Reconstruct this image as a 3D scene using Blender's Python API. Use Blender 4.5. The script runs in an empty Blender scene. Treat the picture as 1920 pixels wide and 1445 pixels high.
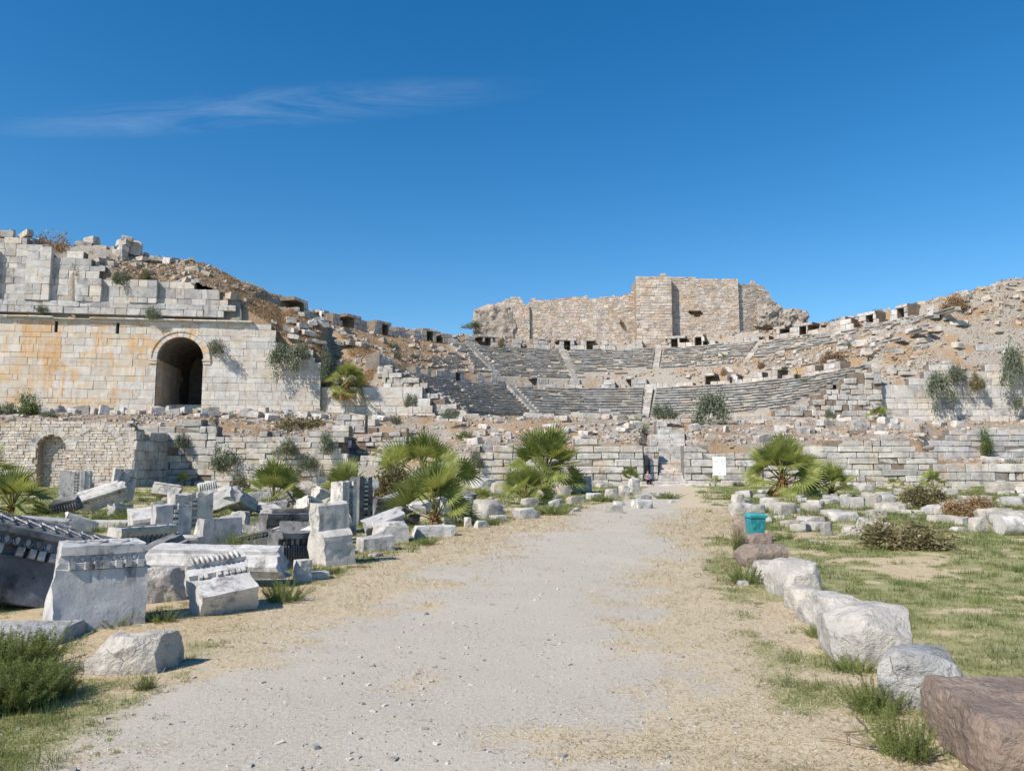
import bpy, bmesh, math, random
import numpy as np
from mathutils import Vector, Matrix, Euler
R = math.radians
scn = bpy.context.scene
COL = scn.collection
rng = np.random.default_rng(7)
random.seed(7)

# ------------------------------------------------------------------ camera, sky, sun, exposure
FPX, PITCH, EYE = 1423.0, math.atan((875-722.5)/1423.0), 1.6      # focal length in photo pixels (1920 wide)
cam_d = bpy.data.cameras.new('camera'); cam = bpy.data.objects.new('camera', cam_d); COL.objects.link(cam)
cam_d.sensor_width = 36; cam_d.lens = 36*FPX/1920; cam_d.clip_start = .05; cam_d.clip_end = 6000
cam.location = (0, 0, EYE); cam.rotation_euler = (math.pi/2+PITCH, 0, 0)
scn.camera = cam
SUN_EL, SUN_AZ = 43, 228
w = bpy.data.worlds.new('World'); scn.world = w; w.use_nodes = True
wt = w.node_tree; bg = wt.nodes['Background']
sky = wt.nodes.new('ShaderNodeTexSky'); sky.sky_type = 'NISHITA'; sky.sun_disc = False
sky.sun_elevation = R(SUN_EL); sky.sun_rotation = R(SUN_AZ); sky.altitude = 0
sky.air_density = 1.0; sky.dust_density = 0.25; sky.ozone_density = 2.5
hs = wt.nodes.new('ShaderNodeHueSaturation'); hs.inputs['Saturation'].default_value = 1.40; hs.inputs['Hue'].default_value = .499
wt.links.new(sky.outputs[0], hs.inputs['Color'])
# thin cirrus streaks, everywhere in the sky by direction
tc = wt.nodes.new('ShaderNodeTexCoord'); sx = wt.nodes.new('ShaderNodeSeparateXYZ'); wt.links.new(tc.outputs['Generated'], sx.inputs[0])
def wm(op, a, b=None):
    n = wt.nodes.new('ShaderNodeMath'); n.operation = op
    for i, v in enumerate((a, b)):
        if v is None: continue
        if isinstance(v, (int, float)): n.inputs[i].default_value = v
        else: wt.links.new(v, n.inputs[i])
    return n.outputs[0]
zc = wm('MAXIMUM', sx.outputs[2], .04)
u = wm('DIVIDE', sx.outputs[0], zc); v = wm('DIVIDE', sx.outputs[1], zc)     # position on a high flat cloud deck
cxy = wt.nodes.new('ShaderNodeCombineXYZ'); wt.links.new(u, cxy.inputs[0]); wt.links.new(v, cxy.inputs[1])
mp = wt.nodes.new('ShaderNodeMapping'); wt.links.new(cxy.outputs[0], mp.inputs[0])
mp.inputs['Rotation'].default_value = (0, 0, R(-10)); mp.inputs['Scale'].default_value = (1.1, 3.4, 1); mp.inputs['Location'].default_value = (3.1, 1.7, 0)
n1 = wt.nodes.new('ShaderNodeTexNoise'); n1.inputs['Scale'].default_value = 1.6; n1.inputs['Detail'].default_value = 12; n1.inputs['Roughness'].default_value = .7; n1.inputs['Distortion'].default_value = .8
wt.links.new(mp.outputs[0], n1.inputs['Vector'])
# one bank of cirrus: a long drifting streak on the deck
du = wm('MULTIPLY', wm('ADD', u, .76), 1.12); dv = wm('ADD', wm('ADD', v, -1.93), wm('MULTIPLY', u, .162))
band = wm('ADD', wm('MULTIPLY', du, du), wm('MULTIPLY', wm('MULTIPLY', dv, dv), 52.0))
bank = wm('SUBTRACT', 1.0, wm('MINIMUM', band, 1.0))
cl = wm('MULTIPLY', wm('MAXIMUM', wm('SUBTRACT', n1.outputs[0], .43), 0.0), .48)
cl = wm('MINIMUM', wm('MULTIPLY', cl, bank), .30)
cmx = wt.nodes.new('ShaderNodeMixRGB'); wt.links.new(cl, cmx.inputs[0]); wt.links.new(hs.outputs[0], cmx.inputs[1]); cmx.inputs[2].default_value = (5.6, 6.5, 7.5, 1)
wt.links.new(cmx.outputs[0], bg.inputs[0]); bg.inputs[1].default_value = .116
sd = bpy.data.lights.new('sun', 'SUN'); sd.energy = 4.9; sd.angle = R(.53); sd.color = (1, .905, .785)
sun = bpy.data.objects.new('sun', sd); COL.objects.link(sun)
SV = Vector((math.sin(R(SUN_AZ))*math.cos(R(SUN_EL)), math.cos(R(SUN_AZ))*math.cos(R(SUN_EL)), math.sin(R(SUN_EL))))
sun.rotation_euler = (-SV).to_track_quat('-Z', 'Y').to_euler(); sun.location = SV*60
scn.view_settings.view_transform = 'Standard'; scn.view_settings.look = 'None'; scn.view_settings.gamma = 1; scn.view_settings.exposure = 0.36
scn.render.engine = 'CYCLES'
scn.cycles.max_bounces = 6; scn.cycles.transparent_max_bounces = 4

# ------------------------------------------------------------------ helpers
def at(px, py, Y):
    """world point that lies at photo pixel (px, py) on the plane y = Y"""
    a, b = (px-960)/FPX, (722.5-py)/FPX
    c, s = math.cos(PITCH), math.sin(PITCH)
    dy, dz = c-b*s, s+b*c
    return Vector((a/dy*Y, Y, EYE+dz/dy*Y))
def gd(px, py, z=0.):
    """world point on the horizontal plane z under photo pixel (px, py)"""
    p = at(px, py, 1.0); k = (z-EYE)/(p.z-EYE)
    return Vector((p.x*k, k, z))
def zat(py, Y): return at(960, py, Y).z
def _h(ix, iy, iz, s):
    n = (ix*374761393+iy*668265263+iz*2147483647+s*1274126177) & 0xffffffff
    n = ((n ^ (n >> 13))*1274126177) & 0xffffffff
    return ((n ^ (n >> 16)) & 0xffff)/65535.0
def vn(P, s=0):
    """value noise 0..1 for an (N,3) array"""
    P = np.asarray(P, float); I = np.floor(P).astype(np.int64); f = P-I; f = f*f*(3-2*f)
    r = 0
    for dx in (0, 1):
        for dy in (0, 1):
            for dz in (0, 1):
                wgt = (f[:, 0] if dx else 1-f[:, 0])*(f[:, 1] if dy else 1-f[:, 1])*(f[:, 2] if dz else 1-f[:, 2])
                r = r+wgt*_h(I[:, 0]+dx, I[:, 1]+dy, I[:, 2]+dz, s)
    return r
def fbm(P, o=3, s=0):
    P = np.asarray(P, float); r = 0; a = .5; t = 0
    for i in range(o): r = r+a*vn(P*2**i, s+i*17); t += a; a *= .5
    return r/t
def n2(x, y, sc=1., o=3, s=0):
    x = np.asarray(x, float); y = np.asarray(y, float)
    return fbm(np.stack([x.ravel()*sc, y.ravel()*sc, np.full(x.size, .5)], 1), o, s).reshape(x.shape)
def mesh(name, V, Fc, m=None, smooth=False, sharp=None):
    me = bpy.data.meshes.new(name); me.from_pydata(V, [], Fc)
    if smooth:
        me.polygons.foreach_set('use_smooth', np.ones(len(me.polygons), bool))
        if sharp: me.set_sharp_from_angle(angle=R(sharp))
    if m:
        for q in (m if isinstance(m, (list, tuple)) else [m]): me.materials.append(q)
    me.update()
    return me
def link(name, me, parent=None, loc=(0, 0, 0), rot=(0, 0, 0), scale=(1, 1, 1)):
    o = bpy.data.objects.new(name, me); COL.objects.link(o); o.parent = parent
    o.location = loc; o.rotation_euler = rot; o.scale = scale
    return o
def tag(o, label=None, cat=None, group=None, kind=None):
    for k, v in (('label', label), ('category', cat), ('group', group), ('kind', kind)):
        if v: o[k] = v
    return o
def thing(name, label, cat, loc=(0, 0, 0), rot=(0, 0, 0), group=None):
    o = link(name, None, None, loc, rot); o.empty_display_size = .3
    return tag(o, label, cat, group)
class MB:
    """collects geometry for one mesh"""
    def __init__(s): s.V = []; s.F = []; s.M = []; s.n = 0
    def add(s, V, F, m=0):
        V = np.asarray(V, float); s.V.append(V)
        for f in F: s.F.append(tuple(int(i)+s.n for i in f)); s.M.append(m)
        s.n += len(V)
    def box(s, x0, x1, y0, y1, z0, z1, m=0, M=None, j=0.):
        V = np.array([(x, y, z) for x in (x0, x1) for y in (y0, y1) for z in (z0, z1)], float)
        if j: V += rng.uniform(-j, j, V.shape)
        if M is not None: V = V@np.array(M.to_3x3()).T+np.array(M.translation)
        s.add(V, [(0, 1, 3, 2), (4, 6, 7, 5), (0, 4, 5, 1), (2, 3, 7, 6), (0, 2, 6, 4), (1, 5, 7, 3)], m)
    def tube(s, pts, r, k=5, m=0, cap=True):
        pts = np.asarray(pts, float); n = len(pts); r = np.broadcast_to(r, (n,))
        T = np.gradient(pts, axis=0); T /= np.linalg.norm(T, axis=1)[:, None]+1e-9
        up = np.array([0, 0, 1.]) if abs(T[0, 2]) < .9 else np.array([1., 0, 0])
        V = []
        for i in range(n):
            a = np.cross(T[i], up); a /= np.linalg.norm(a)+1e-9; b = np.cross(a, T[i])
            for q in range(k):
                t = 2*math.pi*q/k; V.append(pts[i]+r[i]*(math.cos(t)*a+math.sin(t)*b))
        F = [(i*k+q, i*k+(q+1) % k, (i+1)*k+(q+1) % k, (i+1)*k+q) for i in range(n-1) for q in range(k)]
        if cap: F += [tuple(range(k))[::-1], tuple((n-1)*k+q for q in range(k))]
        s.add(V, F, m)
    def ball(s, c, r, nu=8, nv=5, m=0):
        V = [(c[0]+r[0]*math.sin(math.pi*j/nv)*math.cos(2*math.pi*i/nu), c[1]+r[1]*math.sin(math.pi*j/nv)*math.sin(2*math.pi*i/nu), c[2]+r[2]*math.cos(math.pi*j/nv)) for j in range(nv+1) for i in range(nu)]
        s.add(V, [(j*nu+i, (j+1)*nu+i, (j+1)*nu+(i+1) % nu, j*nu+(i+1) % nu) for j in range(nv) for i in range(nu)], m)
    def mesh(s, name, mats=None, smooth=False, sharp=None):
        me = mesh(name, np.concatenate(s.V) if s.V else np.zeros((0, 3)), s.F, mats, smooth, sharp)
        if any(s.M): me.polygons.foreach_set('material_index', np.array(s.M, np.int32))
        return me
_gc = {}
def gridcube(n):
    """cube [-1,1]^3 with n x n quads on each side"""
    if n in _gc: return _gc[n]
    idx = {}; V = []; F = []
    def vid(p):
        if p not in idx: idx[p] = len(V); V.append([2*c/n-1 for c in p])
        return idx[p]
    for ax in range(3):
        for sd_ in (0, n):
            for i in range(n):
                for j in range(n):
                    q = []
                    for (a, b) in ((i, j), (i+1, j), (i+1, j+1), (i, j+1)):
                        p = [0, 0, 0]; p[ax] = sd_; p[(ax+1) % 3] = a; p[(ax+2) % 3] = b; q.append(vid(tuple(p)))
                    F.append(q if sd_ else q[::-1])
    _gc[n] = (np.array(V, float), F); return _gc[n]
def rock_V(dims, n, seed, rough=.06, rnd=.25, cuts=4, fq=1.6, slant=(0, 0), cutd=(.72, .98)):
    P, F = gridcube(n); P = P.copy(); r_ = np.random.default_rng(seed)
    S = P/np.linalg.norm(P, axis=1)[:, None]
    P = P*(1-rnd)+S*rnd*1.25; P = np.clip(P, -1, 1)
    h = np.array(dims, float)/2
    for _ in range(cuts):
        nv = r_.normal(size=3); nv[2] = abs(nv[2])*.8-.1; nv /= np.linalg.norm(nv)
        e = np.abs(nv).sum()*r_.uniform(*cutd)
        dd = P@nv-e; P -= np.maximum(dd, 0)[:, None]*nv
    P *= h
    m = float(min(dims)); k = fq/m
    D = np.stack([fbm(P*k+seed*3.1, 3, seed+q*7)-.5 for q in range(3)], 1)
    P = P+D*2*rough*m
    if n >= 12:
        E = np.stack([fbm(P*k*4+seed*1.7, 2, seed+q*5)-.5 for q in range(3)], 1); P = P+E*.8*rough*m
    P[:, 0] += slant[0]*(P[:, 2]+h[2]); P[:, 1] += slant[1]*(P[:, 2]+h[2])
    P[:, 2] -= P[:, 2].min()
    return P, F
def rock_mesh(name, dims, m, n=8, seed=0, sharp=38, **k):
    P, F = rock_V(dims, n, seed, **k)
    return mesh(name, P, F, m, True, sharp)

# ------------------------------------------------------------------ materials
class NT:
    def __init__(s, name):
        s.m = bpy.data.materials.new(name); s.m.use_nodes = True; s.t = s.m.node_tree
        s.b = s.t.nodes['Principled BSDF']; s.b.inputs['Roughness'].default_value = .9; s.b.inputs['Specular IOR Level'].default_value = .25
        s.geo = s.t.nodes.new('ShaderNodeNewGeometry'); s.pos = s.geo.outputs['Position']
    def nd(s, ty, **k):
        n = s.t.nodes.new(ty)
        for a, b in k.items(): setattr(n, a, b)
        return n
    def ln(s, a, b): s.t.links.new(a, b)
    def setin(s, i, v):
        if isinstance(v, bpy.types.NodeSocket): s.ln(v, i)
        elif isinstance(v, (tuple, list)) and len(v) == 3 and i.type == 'RGBA': i.default_value = (*v, 1)
        else: i.default_value = v
    def mapv(s, scale=(1, 1, 1), src=None, loc=(0, 0, 0), rot=(0, 0, 0)):
        n = s.nd('ShaderNodeMapping'); s.ln(src or s.pos, n.inputs[0]); n.inputs['Scale'].default_value = scale; n.inputs['Location'].default_value = loc; n.inputs['Rotation'].default_value = rot
        return n.outputs[0]
    def noise(s, sc, det=4, rough=.55, src=None, dist=0):
        n = s.nd('ShaderNodeTexNoise'); n.inputs['Scale'].default_value = sc; n.inputs['Detail'].default_value = det; n.inputs['Roughness'].default_value = rough; n.inputs['Distortion'].default_value = dist
        s.ln(src or s.pos, n.inputs['Vector']); return n.outputs[0]
    def ramp(s, f, a, b, lo=0., hi=1.):
        n = s.nd('ShaderNodeMapRange', clamp=True, interpolation_type='SMOOTHSTEP'); s.ln(f, n.inputs[0])
        for i, q in enumerate((a, b, lo, hi)): s.setin(n.inputs[i+1], q)
        return n.outputs[0]
    def math(s, op, a, b=0.):
        n = s.nd('ShaderNodeMath', operation=op); s.setin(n.inputs[0], a); s.setin(n.inputs[1], b); return n.outputs[0]
    def mix(s, f, a, b, mode='MIX'):
        n = s.nd('ShaderNodeMixRGB', blend_type=mode); s.setin(n.inputs[0], f); s.setin(n.inputs[1], a); s.setin(n.inputs[2], b); return n.outputs[0]
    def rand(s, island=False):
        if island: return s.geo.outputs['Random Per Island']
        return s.nd('ShaderNodeObjectInfo').outputs['Random']
    def vary(s, col, amt, island=False, sat=.25):
        r_ = s.rand(island); n = s.nd('ShaderNodeHueSaturation'); s.ln(col, n.inputs['Color'])
        s.ln(s.ramp_lin(r_, 1-amt, 1+amt), n.inputs['Value'])
        r2 = s.math('FRACT', s.math('MULTIPLY', r_, 7.31)); s.ln(s.ramp_lin(r2, 1-sat*2, 1+sat), n.inputs['Saturation'])
        return n.outputs[0]
    def ramp_lin(s, f, lo, hi):
        n = s.nd('ShaderNodeMapRange'); s.ln(f, n.inputs[0]); n.inputs[3].default_value = lo; n.inputs[4].default_value = hi; return n.outputs[0]
    def bump(s, h, st=.3, d=.05):
        n = s.nd('ShaderNodeBump'); n.inputs['Strength'].default_value = st; n.inputs['Distance'].default_value = d; s.ln(h, n.inputs['Height']); s.ln(n.outputs[0], s.b.inputs['Normal'])
    def out(s, col): s.setin(s.b.inputs['Base Color'], col); return s.m
def stone(name, c1, c2, stain=(.09, .09, .095), amt=.45, sc=1.2, vary=.12, sat=.3, bump=.35, bsc=9, island=False, warm=None, warm_amt=.3, streak=None, veins=0, bd=.04, thr=.5, drip=0., crack=0.):
    s = NT(name)
    col = s.mix(s.ramp(s.noise(sc, 5), .35, .65), c1, c2)
    col = s.vary(col, vary, island, sat)
    if warm: col = s.mix(s.math('MULTIPLY', s.ramp(s.noise(sc*.6, 3, src=s.mapv(loc=(9, 4, 2))), .48, .68), warm_amt), col, warm)
    if streak:
        c3, rot_, a3 = streak
        f = s.ramp(s.noise(1.0, 4, src=s.mapv((.75, .75, .10))), .47, .66)
        f = s.math('MULTIPLY', f, s.ramp(s.noise(2.2, 4, .7), .3, .6, .25, 1))
        f = s.math('MULTIPLY', f, s.ramp(s.noise(3.2, 5, .7, src=s.mapv((1, 1, .09))), .34, .56, .2, 1))
        col = s.mix(s.math('MULTIPLY', f, a3), col, c3)
    if veins:
        f = s.noise(.9*sc, 3, src=s.mapv((1, 1, 3.5), rot=(.5, .7, .2)), dist=1.6)
        f = s.math('SUBTRACT', 1, s.ramp(s.math('ABSOLUTE', s.math('SUBTRACT', f, .5)), .0, .04))
        col = s.mix(s.math('MULTIPLY', f, veins), col, (.2, .21, .23))
    if drip:      # dark run-off streaks down the stone
        f = s.math('MULTIPLY', s.ramp(s.noise(sc*2.2, 5, .65, src=s.mapv((1, 1, .16))), .5, .66), s.ramp(s.noise(sc*.8, 3, src=s.mapv(loc=(2, 8, 3))), .38, .62))
        col = s.mix(s.math('MULTIPLY', f, drip), col, stain)
    # lichen and weather crust
    f = s.math('MULTIPLY', s.ramp(s.noise(sc*2.2, 7, .68), thr, thr+.16), s.ramp(s.noise(sc*.55, 3, src=s.mapv(loc=(5, 1, 7))), .4, .62))
    col = s.mix(s.math('MULTIPLY', f, amt), col, stain)
    hgt = s.math('ADD', s.noise(bsc, 6, .65), s.math('MULTIPLY', s.noise(bsc*.2, 2), 1.5))
    if crack:     # thin fracture lines
        wv = s.nd('ShaderNodeVectorMath', operation='ADD'); s.ln(s.mapv((crack, crack, crack*1.6), rot=(.3, .5, .2)), wv.inputs[0])
        nn = s.nd('ShaderNodeTexNoise'); nn.inputs['Scale'].default_value = crack*2.2; nn.inputs['Detail'].default_value = 5; s.ln(s.pos, nn.inputs['Vector'])
        s.ln(s.mapv((.55, .55, .55), src=nn.outputs['Color']), wv.inputs[1])
        vo = s.nd('ShaderNodeTexVoronoi', feature='DISTANCE_TO_EDGE'); vo.inputs['Scale'].default_value = 1.0; s.ln(wv.outputs[0], vo.inputs['Vector'])
        fr = s.math('SUBTRACT', 1, s.ramp(vo.outputs['Distance'], .0, .014)); fr = s.math('MULTIPLY', fr, s.ramp(s.noise(sc, 4, src=s.mapv(loc=(3, 3, 9))), .5, .62))
        col = s.mix(s.math('MULTIPLY', fr, .35), col, stain); hgt = s.math('SUBTRACT', hgt, s.math('MULTIPLY', fr, .4))
    f2 = s.ramp(s.noise(sc*14, 3, .7), .56, .72)
    col = s.mix(s.math('MULTIPLY', f2, amt*.5), col, stain)
    s.bump(hgt, bump, bd)
    return s.out(col)
M = {}
M['marble'] = stone('marble_weathered', (.60, .57, .52), (.45, .435, .41), amt=.7, sc=2.8, thr=.47, veins=.25, bsc=26, bd=.018, bump=.5, drip=0.55, crack=2.2)
M['marble_dark'] = stone('marble_black_crust', (.22, .22, .225), (.10, .103, .11), stain=(.025, .027, .03), amt=.9, sc=2.2, bsc=30, bd=.018, bump=.5, drip=0.3)
M['marble_grey'] = stone('marble_grey_face', (.46, .455, .45), (.36, .36, .36), amt=.8, sc=2.4, bsc=34, bd=.012, bump=.4, thr=.5, drip=0.8)
M['wing'] = stone('wing_wall_marble', (.64, .59, .51), (.54, .49, .41), stain=(.22, .16, .11), amt=.35, sc=.9, vary=.1, bump=.3, bsc=5, warm=(.60, .41, .22), warm_amt=.75, streak=((.60, .35, .14), 0, .95), bd=.08, drip=0.25)
M['wing_white'] = stone('white_marble_ashlar', (.64, .60, .54), (.52, .49, .45), stain=(.22, .18, .15), amt=.5, sc=1.3, vary=.09, bump=.3, bsc=5, warm=(.55, .42, .28), warm_amt=.3, veins=.2, bd=.08, drip=0.45)
M['wing_grey'] = stone('grey_marble_ashlar', (.51, .50, .485), (.36, .36, .365), stain=(.14, .12, .105), amt=.65, sc=1.0, vary=.19, bump=.35, bsc=5, warm=(.52, .41, .29), warm_amt=.35, bd=.08, drip=0.55)
M['ashlar'] = stone('stage_wall_ashlar', (.54, .51, .465), (.38, .37, .355), stain=(.11, .10, .095), amt=.7, sc=1.2, vary=.17, sat=.35, bump=.5, bsc=5, warm=(.46, .33, .22), warm_amt=.5, bd=.1, drip=0.5)
M['seat'] = stone('seat_limestone', (.50, .475, .43), (.32, .31, .295), stain=(.07, .07, .07), amt=.75, sc=.9, vary=.16, bump=.5, bsc=4, island=True, warm=(.45, .33, .23), warm_amt=.3, bd=.1)
M['rubble'] = stone('rubble_limestone', (.46, .41, .35), (.34, .30, .255), stain=(.12, .105, .09), amt=.55, sc=1.0, vary=.18, bump=.5, bsc=5, island=True, warm=(.44, .30, .19), warm_amt=.4, bd=.1)
M['fort'] = stone('fort_limestone', (.55, .475, .395), (.41, .35, .29), stain=(.2, .17, .15), amt=.4, sc=.8, vary=.2, bump=.4, bsc=4, island=True, warm=(.49, .33, .21), warm_amt=.45, bd=.1)
M['fort_one'] = stone('fort_tower_limestone', (.56, .485, .405), (.42, .36, .30), stain=(.2, .17, .15), amt=.4, sc=.8, vary=.2, bump=.4, bsc=4, warm=(.49, .33, .21), warm_amt=.45, bd=.1)
M['mortar'] = stone('earth_mortar', (.36, .26, .18), (.27, .19, .135), stain=(.12, .09, .07), amt=.4, sc=1.4, vary=0, bump=.6, bsc=5, bd=.15)
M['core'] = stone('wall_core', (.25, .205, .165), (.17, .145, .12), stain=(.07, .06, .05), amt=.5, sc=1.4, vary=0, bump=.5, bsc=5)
M['brickwall'] = stone('whitewashed_small_stone', (.54, .485, .42), (.43, .39, .34), stain=(.19, .16, .14), amt=.55, drip=.4, sc=.9, vary=.13, bump=.5, bsc=5, island=True, warm=(.52, .39, .27), warm_amt=.35, bd=.08)
M['boulder'] = stone('pale_boulder', (.545, .505, .45), (.40, .38, .345), stain=(.16, .15, .145), amt=.7, sc=2.6, bump=.9, bsc=20, veins=.2, bd=.045, vary=.06, drip=0.35, crack=2.6, sat=.15)
M['boulder_grey'] = stone('grey_boulder', (.50, .49, .46), (.33, .335, .335), stain=(.14, .14, .145), amt=.65, sc=3.0, bump=1., bsc=24, bd=.045, vary=.05, crack=3.0, sat=.1)
M['brownrock'] = stone('brown_conglomerate', (.33, .255, .205), (.245, .19, .155), stain=(.42, .385, .34), amt=.8, sc=3.8, bump=1.0, bsc=26, bd=.05, vary=.06, thr=.52, sat=.05, crack=2.2)
M['crag'] = stone('crag_rubble', (.43, .375, .315), (.30, .26, .22), stain=(.14, .12, .105), amt=.6, sc=.9, bump=1., bsc=2.2, bd=.35, vary=.05, sat=.1, drip=.4)
M['fieldstone'] = stone('field_stone', (.48, .445, .39), (.34, .32, .29), stain=(.17, .165, .16), amt=.55, sc=2.2, bump=.6, bsc=12, vary=.16, bd=.05, drip=0.3, crack=3.)
def plain(name, col, rough=.6, spec=.4, nv=.12, sc=6):
    s = NT(name); s.b.inputs['Roughness'].default_value = rough; s.b.inputs['Specular IOR Level'].default_value = spec
    c = s.mix(s.ramp(s.noise(sc, 4), .3, .7), tuple(k*(1-nv) for k in col), tuple(min(1, k*(1+nv)) for k in col))
    return s.out(c)
def leaf(name, c1, c2, trans=.25, vary=.2, island=True, hue=0):
    s = NT(name); s.b.inputs['Roughness'].default_value = .6; s.b.inputs['Specular IOR Level'].default_value = .35
    r_ = s.rand(island)
    col = s.mix(r_, c1, c2); col = s.mix(s.ramp(s.noise(2.5, 2), .35, .65), col, tuple(.75*k for k in c1))
    tr = s.nd('ShaderNodeBsdfTranslucent'); s.ln(s.mix(.5, col, (c2[0]*1.3, c2[1]*1.3, c2[2]*.8)), tr.inputs[0])
    mx = s.nd('ShaderNodeMixShader'); mx.inputs[0].default_value = trans
    s.ln(s.b.outputs[0], mx.inputs[1]); s.ln(tr.outputs[0], mx.inputs[2]); s.ln(mx.outputs[0], s.t.nodes['Material Output'].inputs[0])
    return s.out(col)
M['palm'] = leaf('palm_green', (.19, .235, .065), (.39, .41, .135), .38, island=True)
M['petiole'] = leaf('palm_petiole', (.16, .17, .05), (.28, .22, .07), .05)
M['palm_dead'] = leaf('palm_dead', (.42, .24, .10), (.58, .39, .19), .25)
M['fibre'] = stone('palm_trunk_fibre', (.24, .14, .075), (.15, .09, .05), amt=.3, sc=6, bump=.8, bsc=30)
M['greyleaf'] = leaf('grey_green_leaf', (.14, .17, .115), (.25, .28, .195), .2)
M['greenleaf'] = leaf('green_leaf', (.10, .145, .045), (.19, .24, .08), .25)
M['yellowleaf'] = leaf('yellow_green_leaf', (.15, .18, .05), (.26, .27, .09), .25)
M['oliveleaf'] = leaf('olive_dry_leaf', (.17, .155, .075), (.29, .24, .13), .2)
M['brownleaf'] = leaf('brown_dry_leaf', (.26, .17, .09), (.40, .27, .15), .2)
M['twig'] = plain('twig', (.20, .15, .10), .9, .1)
M['meadow'] = leaf('meadow_green', (.17, .21, .062), (.30, .335, .12), .35)
M['straw'] = leaf('straw', (.33, .25, .13), (.70, .59, .40), .2)
M['drygrass'] = leaf('dry_hill_grass', (.36, .235, .12), (.48, .33, .18), .2)
# ------------------------------------------------------------------ ground and terrain
CX, CY = 13.1, 85.0                                    # centre of the theatre's curve
def path_c(y): return -1.5+.21*y
def gz(x, y):
    x = np.asarray(x, float); y = np.asarray(y, float)
    d = np.abs(x-path_c(y))
    return (n2(x, y, .35, 3, 3)-.5)*.10*np.clip((d-1)/3, .25, 1)+(n2(x, y, 1.7, 2, 9)-.5)*.03
def sstep(v, a, b): t = np.clip((v-a)/(b-a), 0, 1); return t*t*(3-2*t)
def rowx(y): return np.interp(y, [3.5, 4.3, 7, 12.3, 18.2, 30, 60], [2.35, 2.45, 2.95, 3.9, 5.4, 8.5, 15])
def leftx(y): return np.interp(y, [3.5, 5.5, 8.3, 13.8, 20.7, 38, 62], [-2.3, -2.5, -2.6, -2.1, -.6, 6., 11.])
def straw_m(x, y):
    """0 = bare gravel, 1 = trampled straw"""
    x = np.asarray(x, float); y = np.asarray(y, float); d = x-path_c(y)
    d = np.where(d > 0, d*1.05, -d*.9)
    v = d-1.45+(n2(x, y*.6, .55, 4, 41)-.5)*3.4+(n2(x, y, 2.1, 3, 42)-.5)*2.2+(n2(x, y, 7., 2, 43)-.5)*1.0
    return sstep(v, -.7, .8)
def green_m(x, y):
    """0 = dry, 1 = green tufts"""
    x = np.asarray(x, float); y = np.asarray(y, float)
    t = n2(x, y, .6, 4, 51)+.55*(n2(x, y, 2.6, 3, 52)-.5)
    r_ = sstep(x-rowx(y), .05, .5)*sstep(t, .28, .50); l_ = sstep(leftx(y)-x, -.3, .6)*sstep(t, .32, .58)
    e = sstep(.9-np.abs(x-rowx(y)+.2), 0, .5)*sstep(t, .46, .66)*.8
    return np.maximum(np.maximum(r_, l_), e)
def ground_mat():
    s = NT('ground_gravel_straw_meadow')
    def attr(n_): q = s.nd('ShaderNodeAttribute', attribute_name=n_); return q.outputs['Fac']
    big = s.noise(.42, 5, .6); fine = s.noise(34, 5, .75); vf = s.noise(140, 2, .6); mid = s.noise(9, 5, .7)
    grav = s.mix(s.ramp(fine, .3, .7), (.372, .336, .272), (.55, .504, .422))
    grav = s.mix(s.math('MULTIPLY', s.ramp(vf, .60, .68), .55), grav, (.60, .57, .53))
    grav = s.mix(s.math('MULTIPLY', s.ramp(vf, .42, .34), .45), grav, (.22, .20, .18))
    grav = s.mix(s.math('MULTIPLY', s.ramp(big, .42, .65), .5), grav, (.52, .475, .40))
    st = s.mix(s.ramp(fine, .3, .7), (.42, .345, .23), (.61, .52, .37))
    st = s.mix(s.math('MULTIPLY', s.ramp(mid, .5, .7), .5), st, (.48, .43, .37))
    spk = s.noise(22, 5, .75)
    m1 = s.ramp(s.math('ADD', s.math('ADD', attr('straw'), s.math('MULTIPLY', s.math('SUBTRACT', mid, .5), 1.0)), s.math('MULTIPLY', s.math('SUBTRACT', spk, .5), 1.2)), .3, .75)
    col = s.mix(m1, grav, st)
    far = s.mix(s.ramp(mid, .38, .62), (.47, .375, .245), (.54, .445, .29))
    gr = s.mix(s.ramp(fine, .35, .65), (.20, .215, .085), (.34, .325, .15))
    m2 = s.math('MULTIPLY', s.ramp(s.math('ADD', s.math('ADD', attr('green'), s.math('MULTIPLY', s.math('SUBTRACT', mid, .5), .9)), s.math('MULTIPLY', s.math('SUBTRACT', spk, .5), 1.2)), .25, .8), .85)
    col = s.mix(attr('off'), col, far)
    col = s.mix(m2, col, gr)
    s.bump(s.math('ADD', fine, s.math('MULTIPLY', vf, .6)), .55, .025)
    return s.out(col)
def axis(lo, hi, far, step, g=1.25):
    a = list(np.arange(lo, hi+1e-6, step)); d = step
    while a[-1] < far: d *= g; a.append(a[-1]+d)
    d = step
    while a[0] > -far: d *= g; a.insert(0, a[0]-d)
    return np.array(a)
xs, ys = axis(-5, 8, 2500, .12, 1.05), axis(3, 16, 2500, .12, 1.05)
GX, GY = np.meshgrid(xs, ys); GZ = gz(GX, GY)*np.clip(1.5-np.hypot(GX, GY-10)/60, 0, 1)
nx, ny = len(xs), len(ys)
I = np.arange(nx*ny).reshape(ny, nx)
Fq = np.stack([I[:-1, :-1].ravel(), I[:-1, 1:].ravel(), I[1:, 1:].ravel(), I[1:, :-1].ravel()], 1)
gme = mesh('ground', np.stack([GX.ravel(), GY.ravel(), GZ.ravel()], 1), Fq, ground_mat(), True)
offp = np.maximum(sstep(GX-rowx(GY), -.1, .5), sstep(leftx(GY)-GX, -.1, .6))
for nm_, v_ in (('straw', straw_m(GX, GY)), ('green', green_m(GX, GY)), ('off', offp)):
    gme.attributes.new(nm_, 'FLOAT', 'POINT').data.foreach_set('value', np.ascontiguousarray(v_.ravel(), np.float32))
tag(link('ground', gme), kind='structure')

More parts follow.
